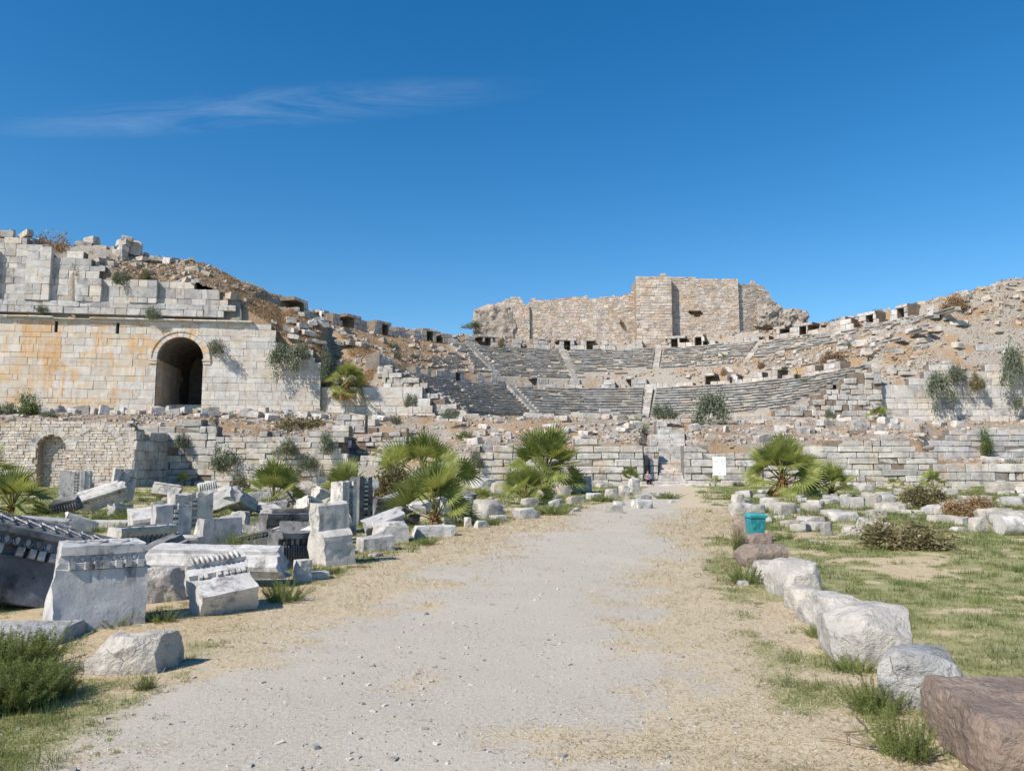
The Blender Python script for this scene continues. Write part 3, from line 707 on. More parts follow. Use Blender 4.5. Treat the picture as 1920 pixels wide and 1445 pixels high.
stage('coursed_wall', 'long low courses of grey blocks behind the right palm', 1430, 1762, 65.2, 912, [(1430, 846), (1508, 842), (1545, 838), (1546, 824), (1722, 824), (1723, 838), (1762, 866)], [.5]*12, (1.2, 3.2), worn=1.4)
stage('coursed_wall', 'two courses of big pale blocks at the right edge of the meadow', 1752, 2040, 64.6, 912, [(1752, 876), (2060, 874)], [.6, .7, .7, .7], (1.0, 2.3), worn=1.4)
stage('terrace_wall', 'smooth grey terrace wall behind the small dark tree at right', 1690, 2060, 71, 868, [(1690, 830), (1780, 826), (1781, 809), (2060, 808)], [.52]*9, (1.2, 2.6), 'wing_grey', worn=1.)
stage('upper_terrace_wall', 'row of weathered blocks on the terrace above the stairway', 1232, 1300, 74, 842, [(1232, 792), (1262, 792), (1263, 808), (1300, 812)], [.6, .5, .55, .5, .6], (.8, 1.5), drop=.08, worn=1.7)
stage('upper_terrace_wall', 'broken courses on the terrace behind the right palm', 1420, 1640, 71, 836, [(1420, 812), (1520, 816), (1640, 805)], [.5]*5, (.8, 2.0), drop=.3, worn=1.8, jut=.2)
stage('upper_terrace_wall', 'broken courses on the terrace left of the stairway', 880, 1010, 72, 850, [(880, 836), (960, 826), (1010, 822)], [.5]*5, (.8, 1.8), drop=.25, worn=1.8, jut=.2)
# blocks that edge the orchestra
T = thing('orchestra_edge', 'row of long pale blocks edging the hollow below the benches', 'wall', at(860, 778, 82.5))
x = 860
while x < 1480:
    l = random.uniform(22, 62); p = at(x, 780, 82.5); q = at(x+l, 780, 82.5)
    zt_ = float(terr(x+l/2, 82.5)[0])-T.location.z
    if random.random() > .1:
        H = random.choice((.45, .6, .8)); put_block(T, p.x-T.location.x, q.x-T.location.x, zt_-.25, zt_+H-.15, random.uniform(-.5, .5), 1., 'ashlar', 1.8, tilt=random.gauss(0, .03), rot=random.gauss(0, .05))
        if random.random() < .35: put_block(T, p.x-T.location.x+.2, q.x-T.location.x-.3, zt_+H-.12, zt_+H+.35, random.uniform(-.2, .5), .9, 'ashlar', 1.8)
    x += l
# stairway
T = thing('stairway', 'worn stone stairs climbing between the block walls behind the seated person', 'stairs', at(1250, 905, 64.))
for i in range(22):
    y = 64.2+i*.42; z = .24*(i+1)-.1; a, b = at(1236 if i > 1 else 1200, 880, y).x, at(1286 if i > 1 else 1330, 880, y).x
    e = [a, a+(b-a)*random.uniform(.4, .6), b]
    for q in (0, 1): put_block(T, e[q]-T.location.x, e[q+1]-T.location.x, z-.5-T.location.z, z-T.location.z, y-T.location.y, .75, 'ashlar', 1.6, 'step')
for (pxs, nm) in ((1288, 1), (1234, 0)):
    for i in range(5):
        y = 66+i*1.7; X = at(pxs, 880, y).x-T.location.x
        for k in range(4+i):
            if k*.6 > .24*((y-64)/.42)+1.5 and k > 2: continue
            put_block(T, X-(.7 if nm == 0 else 0), X+(0 if nm == 0 else .7), k*.6-T.location.z-.1, k*.6+.58-T.location.z-.1, y-T.location.y, 1.65, 'ashlar', 1.4, 'side_block')
# ---------------- arched brick wall at far left
Yb = 60.
def small_face(mb, x0, x1, z0, z1, sw, sh, keepf, y=0., dep=.25, j=.02):
    z = z0
    while z < z1:
        h = random.uniform(*sh); x = x0-random.uniform(0, sw[0])
        while x < x1:
            l = random.uniform(*sw)
            if keepf(x+l/2, z+h/2): 
                yy = y+random.uniform(-.035, .02); mb.box(max(x, x0)+.018, min(x+l, x1)-.018, yy, yy+dep, z+.016, z+h-.016, j=j)
            x += l
        z += h
a = at(-150, 912, Yb); b = at(247, 912, Yb)
T = thing('arched_brick_wall', 'pale small-stone wall with blocked arches at the far left', 'wall', (a.x, Yb, -.1))
LW = b.x-a.x; tpA = poly([(-200, 800), (40, 792), (60, 786), (150, 792), (210, 796), (247, 800)])
def X1(px): return at(px, 850, Yb).x-a.x
def Zp(py): return zat(py, Yb)+.1
ax_, aw, azs = X1(95), (X1(124)-X1(66))/2, Zp(843); ax2, aw2 = X1(181), (X1(221)-X1(141))/2
def keepA(x, z):
    px = 960+FPX*(x+a.x)/Yb; py = 875-FPX*(z-.1-EYE)/Yb
    if py < tpA(px): return False
    d = math.hypot((x-ax_), max(z-azs, 0)*1.0)
    return d > aw
mb = MB(); small_face(mb, 0, LW, 0, 6.2, (.3, .62), (.2, .3), keepA); o = link('stone_facing', mb.mesh('stone_facing', M['brickwall']), T); tag(o, kind='stuff')
mb = MB(); small_face(mb, ax_-aw, ax_+aw, 0, 6, (.3, .6), (.2, .28), lambda x, z: math.hypot(x-ax_, max(z-azs, 0)) < aw+.15, y=.75); tag(link('arch_infill', mb.mesh('arch_infill', M['brickwall']), T), kind='stuff')
for (cx_, wv, n_, pr) in ((ax_, aw, 15, -.04), (ax2, aw2, 17, -.03)):
    for i in range(n_):
        a0, a1 = math.pi*i/n_+.01, math.pi*(i+1)/n_-.01; mb = MB()
        V = [(cx_+r*math.cos(t), y, azs+r*math.sin(t)) for y in (pr, .9) for r, t in ((wv, a0), (wv+.5, a0), (wv+.5, a1), (wv, a1))]
        mb.add(V, [(3, 2, 1, 0), (4, 5, 6, 7)]+[(k, (k+1) % 4, 4+(k+1) % 4, 4+k) for k in range(4)]); link('arch_stone', mb.mesh('arch_stone', M['ashlar']), T)
mb = MB(); cells = 46                                       # core behind the facing, following the broken top
for i in range(cells):
    x0, x1 = LW*i/cells, LW*(i+1)/cells; px = 960+FPX*((x0+x1)/2+a.x)/Yb; zt_ = Zp(tpA(px))-.15
    lo = 0
    if abs((x0+x1)/2-ax_) < aw: mb.box(x0, x1, .85, 1.6, 0, zt_); lo = azs+math.sqrt(max(0, aw*aw-((x0+x1)/2-ax_)**2))
    mb.box(x0, x1, .08, 1.6, lo, zt_)
mb.box(LW-1.2, LW-.03, .3, 6.2, -.1, Zp(812)); link('core', mb.mesh('core', M['mortar']), T)
z = 0
for h in (.75, .7, .8, .75, .8, .75, .7):                   # rough quoins and the side that returns to the wall behind
    y = 0.
    while y < 5.4:
        l = random.uniform(.9, 1.7); Mx = Matrix.Translation((LW+.06+random.uniform(-.06, .06), 0, 0))@Matrix.Rotation(math.pi/2, 4, 'Z')
        if z+h < Zp(800)+random.uniform(-.5, .6): put_block(T, y, min(y+l, 5.8), z, z+h, -.12, .7, 'ashlar', 2., 'side_block', M4=Mx)
        y += l
    z += h
# ---------------- fort on the crest
def rub_wall(name, label, pa, pb, Ya, Yb_, ybase, top, sw=(.45, .95), sh=(.22, .4), hole=None, cat='wall', thick=1.6, big=False):
    A, B = at(pa, ybase, Ya), at(pb, ybase, Yb_); ang = math.atan2(B.y-A.y, B.x-A.x); L = math.hypot(B.x-A.x, B.y-A.y)
    T = thing(name, label, cat, (A.x, A.y, min(A.z, B.z)), (0, 0, ang)); tp = poly(top); z0 = T.location.z
    def px_of(x): return 960+FPX*(A.x+math.cos(ang)*x)/(A.y+math.sin(ang)*x)*1.003
    def keepf(x, z):
        p = proj((A.x+math.cos(ang)*x, A.y+math.sin(ang)*x, z0+z))
        if hole and hole(*p): return False
        return p[1] > tp(p[0])+(10*(n2([p[0]], [0.], .09, 3, 5)[0]-.5)+3.5*(n2([p[0]], [3.], .33, 2, 6)[0]-.5))
    mb = MB()
    if big:
        z = 0; k = 0
        while z < 16:
            h = random.uniform(*sh); x = -random.uniform(0, .3)
            while x < L:
                l = random.uniform(*sw); c0, c1 = max(0, x), min(L, x+l); x += l
                if c1-c0 > .1 and keepf((c0+c1)/2, z+h/2): put_block(T, c0, c1, z, z+h, random.uniform(-.05, .05), .6, 'fort_one', 1.6); k += 1
            z += h
    else:
        small_face(mb, 0, L, 0, 15, sw, sh, keepf, j=.035); tag(link('stone_facing', mb.mesh('stone_facing', M['fort']), T), kind='stuff')
    core = MB(); nc = max(8, int(L/.5))
    for i in range(nc):
        x0, x1 = L*i/nc, L*(i+1)/nc; p = px_of((x0+x1)/2); zt_ = zat(tp(p), A.y+math.sin(ang)*x0)-z0
        if hole:
            hz = [zz for zz in np.arange(0, zt_, .1) if hole(*proj((A.x+math.cos(ang)*(x0+x1)/2, A.y+math.sin(ang)*(x0+x1)/2, z0+zz)))]
            if hz:
                core.box(x0, x1, .06, thick, 0, hz[0]); core.box(x0, x1, .06, thick, hz[-1], max(hz[-1]+.1, zt_-.1)); core.box(x0, x1, thick-.2, thick, hz[0], hz[-1]); continue
        core.box(x0, x1, .06, thick, 0, zt_-random.uniform(.0, .25), j=.02)
    link('core', core.mesh('core', M['mortar']), T)
    return T
rub_wall('fort_wall', 'low broken rubble wall at the left end of the hilltop fort', 928, 993, 128.7, 128.7, 640, [(925, 578), (935, 570), (950, 562), (960, 558), (975, 559), (980, 572), (993, 574)], sw=(.4, .8), sh=(.25, .36))
rub_wall('fort_wall', 'long rubble stone fort wall left of the tower', 990, 1200, 129.2, 129.2, 650, [(990, 568), (1000, 561), (1040, 561), (1070, 556), (1100, 557), (1130, 559), (1150, 556), (1175, 552), (1185, 547), (1200, 546)])
rub_wall('fort_tower', 'square stone tower of pale brown blocks on the crest', 1195, 1262, 126.9, 126.9, 660, [(1194, 522), (1200, 521), (1222, 519), (1240, 516), (1262, 518)], sw=(.6, 1.3), sh=(.36, .56), cat='tower', thick=4.8, big=True)
rub_wall('fort_wall', 'tall rubble fort wall with a ragged hole right of the tower', 1258, 1388, 128.4, 128.4, 655, [(1258, 521), (1300, 522), (1388, 524)], hole=lambda px, py: 1292 < px < 1316 and 582 < py < 595-(.25*(1316-px) if px < 1300 else 0))
rub_wall('fort_wall', 'crumbling end of the fort wall stepping down to the right', 1387, 1468, 129.0, 131.5, 650, [(1387, 531), (1420, 531), (1430, 538), (1440, 545), (1443, 560), (1452, 566), (1464, 574), (1468, 590)])
def crag(name, label, px0, px1, py0, py1, Y, seed, m='rubble', cat='rock', dep=3., **k):
    a, b = at(px0, py1, Y), at(px1, py0, Y); d = (b.x-a.x, dep, b.z-a.z)
    return tag(link(name, rock_mesh(name, d, M[m], 26, seed, sharp=60, fq=3.2, rnd=.45, **k), None, ((a.x+b.x)/2, Y+dep/2, a.z)), label, cat)
crag('rubble_mass', 'grey rubble hump leaning on the left end of the fort', 888, 966, 572, 650, 128.4, 3, 'crag', 'rubble mass', 3., cuts=6, rough=.16)
crag('rubble_mass', 'dark rounded rubble lump right of the fort ruin', 1470, 1516, 582, 620, 127.5, 4, 'crag', 'rubble mass', 3., cuts=6, rough=.2)
crag('rubble_mass', 'overhanging rubble chunk below the fort\'s broken right end', 1420, 1470, 572, 615, 128.4, 5, 'crag', 'rubble mass', 3., cuts=7, rough=.2)
crag('vault_fragment', 'broken vault lump overhanging the right wing wall', 1738, 1822, 637, 690, 93, 6, 'crag', 'vault fragment', 4., cuts=7, rough=.2)
crag('vault_fragment', 'rubble core of a collapsed vault at the right edge', 1850, 1960, 606, 655, 92, 8, 'crag', 'vault fragment', 4., cuts=7, rough=.2)
M['pebble'] = stone('gravel_pebble', (.46, .43, .39), (.36, .335, .30), amt=.2, sc=3, vary=.3, island=True, bump=.2, bsc=40)
# ------------------------------------------------------------------ loose stones, rubble
def scatter(P, S, flat=.6, seed=0):
    """many small rough stones as vertex and quad arrays"""
    r_ = np.random.default_rng(seed); n = len(P)
    c = np.array([(x, y, z) for x in (-1, 1) for y in (-1, 1) for z in (-1, 1)], float)*.5
    V = c[None]*np.stack([S*r_.uniform(.8, 1.7, n), S*r_.uniform(.7, 1.1, n), S*flat*r_.uniform(.6, 1.3, n)], 1)[:, None]
    V = V*(1+r_.uniform(-.28, .18, (n, 8, 3)))
    a = r_.uniform(0, 2*math.pi, n); b = r_.normal(0, .22, n); ca, sa, cb, sb = np.cos(a), np.sin(a), np.cos(b), np.sin(b)
    x, y, z = V[..., 0], V[..., 1], V[..., 2]
    x, z = x*cb[:, None]+z*sb[:, None], -x*sb[:, None]+z*cb[:, None]
    V = np.stack([x*ca[:, None]-y*sa[:, None], x*sa[:, None]+y*ca[:, None], z], -1)+P[:, None]
    q = np.array([(0, 1, 3, 2), (4, 6, 7, 5), (0, 4, 5, 1), (2, 3, 7, 6), (0, 2, 6, 4), (1, 5, 7, 3)])
    return V.reshape(-1, 3), (q[None]+8*np.arange(n)[:, None, None]).reshape(-1, 4)
def rubble(name, label, P, S, m, cat='rubble', **k):
    V, F = scatter(P, S, **k); return tag(link(name, mesh(name, V, F, m)), label, cat, kind='stuff')
# rubble on the hollow's slopes
n = 30000
ph = rng.uniform(-94, 94, n); r_ = np.sqrt(rng.uniform(27.2**2, 60**2, n))
x, y = CX+r_*np.sin(np.radians(ph)), CY+r_*np.cos(np.radians(ph))
dens = n2(x, y, .22, 4, 31)
ok = np.where(r_ < 29.6, .2, np.where(r_ < 41.6, np.where(ph < -35, .35*(dens > .5)+.08, np.where(ph > 22, .6, .4)), np.where(r_ < 44, .3, .75)))
bench_zone = (r_ > 31) & (r_ < 41.5) & (ph > -33) & (ph < 17) & (rng.random(n) < .8)
ok = (rng.random(n) < ok*np.clip(dens*2.2-.35, .15, 1)) & ~bench_zone
x, y, ph, r_ = x[ok], y[ok], ph[ok], r_[ok]
z = wing_limit(x, y, cav_h(r_, ph)); g = z > 5
rubble('slope_rubble', 'pale stone rubble strewn over the slopes of the hollow', np.stack([x, y, z+.05], 1)[g], rng.lognormal(-1.5, .65, g.sum()).clip(.08, 1.0), M['rubble'], seed=1)
n = 15000
px, Y = rng.uniform(-180, 2080, n), rng.uniform(61, 84.5, n)
X = (px-960)/FPX*Y; z = terr(px, Y); dens = n2(X, Y, .35, 3, 77)
g = (z > .6) & (rng.random(n) < np.clip(dens*2.6-.95, .04, .8))
rubble('terrace_rubble', 'broken stone rubble covering the stage terraces', np.stack([X, Y, z+.04], 1)[g], rng.lognormal(-1.5, .5, g.sum()).clip(.08, .7), M['rubble'], seed=2)
# fallen blocks, one object each
LBM = [rock_mesh('fallen_block', (1.3, .8, .6), M['ashlar'], 6, 100+i, rough=.075, rnd=.1, cuts=5, cutd=(.7, .98)) for i in range(7)]
for me in LBM[:0]: pass
ANCH = [(150, 'below the slit windows'), (330, 'under the arched tunnel'), (480, 'right of the tunnel'), (600, 'at the arched wall end'), (700, 'near the terrace palm'), (850, 'behind the two big palms'), (1000, 'above the central palm'), (1150, 'left of the stairway'), (1300, 'above the stairway'), (1450, 'above the white sign'), (1600, 'above the right palm'), (1750, 'near the little yellow palm'), (2100, 'at the far right')]
def place_word(p):
    q = proj(p)
    return next(w_ for a, w_ in ANCH if q[0] < a)
def size_word(w_, h): return ('long' if w_ > 1.35 else 'small' if w_ < .8 else 'squat' if h < .5 else 'chunky')
def fallen(p, w_, h, label, group, rz=None, tilt=0, d=None, name='fallen_block'):
    if group: label = label.replace('{s}', size_word(w_, h)).replace('{p}', place_word(p))
    me = LBM[random.randrange(7)]; d = d or random.uniform(.6, 1.)*min(w_, 1.1)
    o = link(name, me, None, p, (random.gauss(0, .1), tilt+random.gauss(0, .08), random.uniform(-.7, .7) if rz is None else rz), (w_/1.3, d/.8, h/.6))
    return tag(o, label, 'stone block', group)
g1 = 'fallen blocks in front of the arched wall'
x = 20
while x < 600:
    w_ = random.choice((.5, .7, .9, 1.3, 1.7)); Y = random.uniform(76.5, 79.5); h = random.choice((.4, .55, .7, .95))
    if not (100 > x > 58 and False):
        z = float(terr(x, Y)[0]); p = at(x, 770, Y)
        fallen((p.x, Y, z-.08), w_, h, '{s} grey block at the wall foot {p}', g1)
    x += w_*18.5*random.uniform(.55, 1.05)
g2 = 'blocks strewn on the terraces'
for i in range(95):
    px, Y = random.uniform(640, 1900), random.uniform(67, 83); z = float(terr(px, Y)[0])
    if z < 1 or 1205 < px < 1300 and Y < 75: continue
    fallen(((px-960)/FPX*Y, Y, z-.1), random.uniform(.5, 1.7), random.uniform(.35, .75), '{s} block on the {t} terrace {p}'.replace('{t}', 'upper' if Y > 77 else 'middle' if Y > 71.5 else 'lower'), g2)
g3 = 'tumbled blocks beside the left benches'
for i in range(60):
    ph = -90+22*random.random()**1.5; r_ = random.uniform(28, 41); x, y = CX+r_*math.sin(R(ph)), CY+r_*math.cos(R(ph))
    z = float(wing_limit(np.array([x]), np.array([y]), cav_h(np.array([r_]), np.array([ph])))[0])
    if z < 7: continue
    fallen((x, y, z-.1), random.uniform(.6, 1.8), random.uniform(.35, .7), '{s} tumbled block {t} up left of the benches'.replace('{t}', 'high' if r_ > 35 else 'midway' if r_ > 29.5 else 'low')+(' by the wall' if ph < -78 else ' by bare earth'), g3, rz=random.gauss(.4, .4))
g4 = 'tumbled blocks on the right slope'
for i in range(60):
    ph, r_ = random.uniform(50, 89), random.uniform(28, 45); x, y = CX+r_*math.sin(R(ph)), CY+r_*math.cos(R(ph))
    z = float(wing_limit(np.array([x]), np.array([y]), cav_h(np.array([r_]), np.array([ph])))[0])
    if z < 7: continue
    fallen((x, y, z-.1), random.uniform(.6, 2.0), random.uniform(.35, .8), '{s} tumbled block {t} up right of the benches'.replace('{t}', 'high' if r_ > 36 else 'midway' if r_ > 30 else 'low')+(' by the vault' if ph > 74 else ' near the bench ends'), g4)
# blocks on the left crest, against the sky
def crest(px, py, w_, h, Y, label, tilt=0, **k):
    p = at(px, py, Y); return fallen((p.x, Y, p.z), w_/FPX*Y, h/FPX*Y, label, None, tilt=tilt, **k)
for (px, py, w_, h, Y, lb) in [(12, 448, 26, 14, 83.5, 'pale block at the left edge of the crest'), (21, 446, 14, 14, 84.2, 'small block second from the left edge on the crest'), (48, 447, 38, 12, 83.6, 'long flat block topping the tall left pier'),
        (14, 462, 28, 14, 83.4, 'block under the leftmost crest block'), (55, 459, 30, 11, 83.8, 'block in the second layer above the left pier'), (72, 463, 16, 16, 84.5, 'dark square block right of the left pier top'),
        (155, 470, 30, 16, 88, 'tilted block on the crest left of the brown weeds'), (172, 459, 26, 14, 88.5, 'rounded block highest on the crest beside the stacked stones'), (190, 475, 28, 14, 88, 'flat grey block behind the short pier'),
        (145, 482, 18, 16, 87, 'block low on the crest beside brown grass'), (206, 482, 30, 18, 88.5, 'brown rounded block left of the stone stack'),
        (226, 490, 24, 22, 87.5, 'bottom block of the stone stack on the crest'), (230, 473, 22, 13, 87.5, 'middle block of the stone stack on the crest'), (230, 462, 24, 13, 87.5, 'overhanging upper block of the stone stack'), (238, 452, 20, 9, 87.6, 'topmost flat block of the stone stack'), (252, 480, 22, 28, 88.6, 'dark bulky block behind the stone stack'),
        (265, 490, 26, 8, 88, 'flat slab right of the stone stack'), (290, 490, 22, 8, 88, 'second flat slab down the crest'), (312, 497, 14, 14, 88.3, 'upright block where the crest starts to fall')]:
    crest(px, py, w_, h, Y, lb, name='crest_block')
for (px, py, w_, h, Y, lb) in [(1609, 813, 27, 25, 73, 'squarish upright block on the terrace left of the small yellow palm'), (1709, 818, 30, 27, 73, 'large square block standing below the right wing wall'), (1560, 826, 30, 12, 70, 'flat slab on the terrace right of the big right palm'), (1590, 832, 34, 13, 69.5, 'veined marble beam on the right terrace courses')]:
    crest(px, py, w_, h, Y, lb, rz=.1, name='upright_block')

# ------------------------------------------------------------------ foreground rocks
def rk(name, label, cat, px0, px1, pyt, pyb, m, seed, n=12, dr=.8, rz=0., z0=0., group=None, **k):
    c = gd((px0+px1)/2, pyb); d = c.y
    wv = (px1-px0)/FPX*d; dep = wv*dr*.8; h = EYE-(pyt-875)/FPX*(d+dep*.75); c.y += dep*.5; h = max(.06, h)
    wl = wv/(abs(math.cos(rz))+dr*abs(math.sin(rz)))
    o = link(name, rock_mesh(name, (wl, wl*dr, h+.05), M[m], n, seed, **k), None, (c.x*(1+dep*.5/d), c.y, -.05+z0), (0, 0, rz))
    return tag(o, label, cat, group)
rk('boulder', 'white angular boulder alone at the left edge of the path', 'boulder', 170, 332, 1176, 1262, 'boulder', 11, 30, .62, .12, rough=.10, rnd=.12, cuts=9, fq=1.3, cutd=(.55, .85))
rk('stone_slab', 'low flat grey slab cut by the left edge near the green weeds', 'slab', -120, 136, 1158, 1212, 'boulder_grey', 12, 24, .55, .1, rough=.05, rnd=.05, cuts=4)
rk('boulder', 'dark shaded boulder under the left end of the long beam', 'boulder', 262, 352, 1058, 1128, 'boulder', 13, 22, .8, .6, rough=.08, rnd=.08, cuts=7, cutd=(.6, .85))
rk('stone_chunk', 'small orange tinted stone under the long beam', 'stone', 360, 392, 1068, 1092, 'boulder', 14, 10, .8, 0, rough=.08, rnd=.3)
rk('stone_chunk', 'low broken chunk beside the beam\'s right end', 'stone', 548, 585, 1045, 1092, 'marble', 15, 16, .9, .6, rough=.08, rnd=.1, cuts=5)
rk('stone_slab', 'flat slab on the ground left of the stacked pillar stone', 'slab', 565, 620, 1066, 1088, 'marble_grey', 16, 12, .8, .5, rough=.05, rnd=.06)
rk('stone_slab', 'low slab with dark front right of the pillar stone', 'slab', 665, 742, 1000, 1034, 'marble', 17, 18, .8, .5, rough=.05, rnd=.06, cuts=4)
rk('stone_slab', 'pale slab behind the dark fronted slab', 'slab', 694, 768, 976, 1016, 'marble', 18, 16, .7, .4, rough=.04, rnd=.05)
rk('stone_slab', 'overhanging flat slab in front of the broad palm', 'slab', 768, 852, 983, 1006, 'marble', 19, 18, .6, .3, rough=.05, rnd=.05, slant=(.25, 0))
rk('upright_block', 'upright marble block standing at the foot of the broad palm', 'stone block', 820, 856, 932, 984, 'marble', 20, 16, .8, .7, rough=.03, rnd=.05, cuts=2)
rk('stone_slab', 'large slanted slab leaning behind the left palm', 'slab', 466, 584, 905, 948, 'boulder', 21, 18, .5, .45, rough=.05, rnd=.06, cuts=5)
rk('stone_block', 'block with lit top between two small palms', 'stone block', 582, 624, 914, 938, 'marble', 22, 12, .7, .4, rough=.05, rnd=.08)
rk('stone_block', 'cream broken block half hidden behind the bush at left', 'stone block', 462, 510, 922, 955, 'boulder', 23, 14, .7, .4, rough=.05, rnd=.08)
edge = [(884, 946, 936, 972, 'pitted white block with a hole by the path under the palms'), (866, 890, 930, 955, 'grey block left of the pitted white block'), (915, 950, 964, 976, 'low scrolled fragment in front of the pitted block'), (868, 884, 968, 990, 'dark low fragment at the path edge by the palm'), (885, 917, 974, 990, 'fluted white sliver at the path edge'),
        (958, 1014, 950, 972, 'jagged white stones under the middle palm'), (975, 1012, 934, 950, 'dark sided block behind the jagged white stones'), (1028, 1056, 936, 952, 'small white block by the grass at the path edge'), (1060, 1096, 930, 945, 'wedge shaped block right of the small white block'), (1064, 1094, 950, 960, 'flat sliver of stone in the path-side grass'),
        (1096, 1130, 923, 937, 'low block with rusty underside'), (1128, 1168, 946, 962, 'ribbed rock lying on the path edge'), (1145, 1172, 938, 947, 'thin flat rock behind the ribbed rock'), (1184, 1224, 936, 953, 'white squared block with dark patch near the stairs'), (1134, 1160, 916, 938, 'grey upright fragment among small stones'), (1160, 1182, 910, 930, 'pale wedge stone near the small stair palm'),
        (1176, 1200, 897, 922, 'rounded upright stone holding the small stair palm'), (1195, 1222, 926, 936, 'small flat stone in the grass below the stairs'), (1222, 1246, 924, 935, 'grey flat stone next to the path bend'), (1252, 1268, 936, 943, 'small lone stone on the path'), (1116, 1150, 905, 914, 'flat stone under the coursed wall'), (920, 960, 905, 925, 'slanted white slab behind the small palm'), (880, 930, 895, 915, 'pale rounded slab below the wall'), (1040, 1075, 910, 928, 'stone at the foot of the big palm')]
for i, (a, b, c, d, lb) in enumerate(edge): rk('path_stone', lb, 'stone', a, b, c, d, ('boulder', 'marble', 'fieldstone')[i % 3], 40+i, 10, .75, random.uniform(.1, .7), rough=.10, rnd=.22, cuts=7, cutd=(.6, .9))
rk('upright_block', 'dark upright block with white streaks at the foot of the big palm', 'stone block', 1074, 1112, 892, 922, 'marble_grey', 70, 12, .6, .5, rough=.03, rnd=.05)
# the row of big stones along the right edge of the path
row = [('boulder', 'reddish brown boulder beside the turquoise bin', 1372, 1414, 972, 1010, 'brownrock', 5, 1.6), ('boulder', 'second brown boulder in front of the bin', 1380, 1456, 998, 1040, 'brownrock', 6, .9), ('boulder', 'third brown boulder touching the white stones', 1382, 1472, 1012, 1064, 'brownrock', 7, .9),
       ('boulder', 'white boulder next to the brown boulders', 1408, 1480, 1042, 1094, 'boulder', 8, 1.5), ('boulder', 'white block with pitted front in the right row', 1444, 1528, 1046, 1122, 'boulder', 9, 1.5), ('boulder', 'small white stone between larger ones in the right row', 1482, 1552, 1096, 1152, 'boulder', 10, 1.5), ('boulder', 'stone with orange side behind the big pale boulder', 1504, 1622, 1106, 1186, 'boulder', 31, 1.5)]
for (nm, lb, a, b, c, d, m, sd_, dr) in row: rk(nm, lb, 'boulder', a, b, c, d, m, sd_, 20, dr, .1, rough=.085, rnd=.45 if m == 'brownrock' else .2, cuts=12, cutd=(.56, .86), group='stones edging the path on the right')
rk('boulder', 'big pale rounded boulder in the middle of the right row', 'boulder', 1536, 1730, 1124, 1246, 'boulder', 32, 40, 1.0, -.2, rough=.065, rnd=.24, cuts=14, cutd=(.56, .86), fq=1.2, group='stones edging the path on the right')
rk('boulder', 'grey cracked boulder before the brown block', 'boulder', 1632, 1846, 1198, 1334, 'boulder_grey', 33, 40, .95, -.5, rough=.075, rnd=.22, cuts=14, cutd=(.56, .86), fq=1.3, group='stones edging the path on the right')
rk('stone_block', 'large brown lichen speckled block at the lower right corner', 'stone block', 1772, 2290, 1280, 1490, 'brownrock', 34, 48, .75, -.12, rough=.08, rnd=.27, cuts=6, cutd=(.74, .96), fq=2.2, group='stones edging the path on the right')
rk('stone_chunk', 'small pale stone in the weeds beside the brown block', 'stone', 1712, 1736, 1385, 1408, 'boulder', 35, 10, .9, 0, rough=.09, rnd=.3)
rk('stone_chunk', 'small striped stone with twigs beside the right row', 'stone', 1382, 1402, 1086, 1098, 'boulder_grey', 36, 10, .9, 0, rough=.09, rnd=.3)
# stones lying in the right meadow
mead = [(1372, 1396, 926, 950, 'top stone of the small grey cairn right of the path end'), (1368, 1404, 942, 966, 'base stone of the small grey cairn'), (1424, 1462, 932, 954, 'pale pointed stone in the grass behind the bin'), (1450, 1482, 945, 968, 'broken white stone left of the long grey slab'), (1488, 1545, 966, 984, 'long flat grey slab near the bin'), (1552, 1606, 958, 978, 'white block with reddish end in the meadow'),
        (1604, 1652, 968, 990, 'flattish grey stone before the olive bush'), (1580, 1626, 984, 1002, 'low pale stone left of the olive bush'), (1540, 1562, 976, 1002, 'narrow leaning white stone in the meadow'), (1618, 1652, 922, 950, 'tilted white cube in the meadow'), (1600, 1626, 930, 945, 'pinkish stone left of the tilted cube'), (1655, 1700, 940, 952, 'low grey stone right of the tilted cube'), (1730, 1762, 925, 945, 'white topped block inside the dry shrubs'),
        (1626, 1662, 955, 972, 'rounded stone in the meadow middle'), (1745, 1790, 964, 980, 'grey rock behind the olive bush'), (1790, 1818, 966, 985, 'second grey rock behind the olive bush'), (1818, 1850, 968, 998, 'orange and grey split stone at right'), (1832, 1898, 952, 978, 'broad grey slab at the right'), (1850, 1895, 905, 925, 'pale block under the right wall'), (1900, 1935, 912, 925, 'block at the right edge under the wall'),
        (1870, 1930, 930, 942, 'low wall stone at the right edge'), (1800, 1850, 938, 948, 'long pale stone behind the reddish shrub'), (1905, 1940, 960, 972, 'small slab at the right edge'), (1500, 1540, 942, 955, 'pale stones row behind the long slab'), (1480, 1505, 950, 962, 'small stone beside the white stones'), (1780, 1812, 985, 996, 'flat stone right of the olive bush'), (1860, 1890, 985, 995, 'low stone by the column drum'), (1700, 1735, 955, 966, 'stone at the top of the olive bush'), (1575, 1600, 930, 940, 'stone right of the small palm'), (1675, 1700, 915, 925, 'stone beneath the smallest palm'), (1602, 1642, 908, 920, 'pale stone near the long wall foot'), (1785, 1815, 908, 919, 'white stone at the foot of the two-course wall')]
for i, (a, b, c, d, lb) in enumerate(mead): rk('meadow_stone', lb, 'stone', a, b, c, d, ('fieldstone', 'boulder', 'fieldstone')[i % 3], 80+i, 10, .7, random.uniform(-.3, .5), rough=.11, rnd=.3, cuts=7, cutd=(.6, .9))
g5 = 'small stones in the meadow'
SMB = [rock_mesh('small_stone', (.4, .3, .2), M['fieldstone'], 6, 300+i, rough=.14, rnd=.35, cuts=6, cutd=(.6, .9)) for i in range(6)]
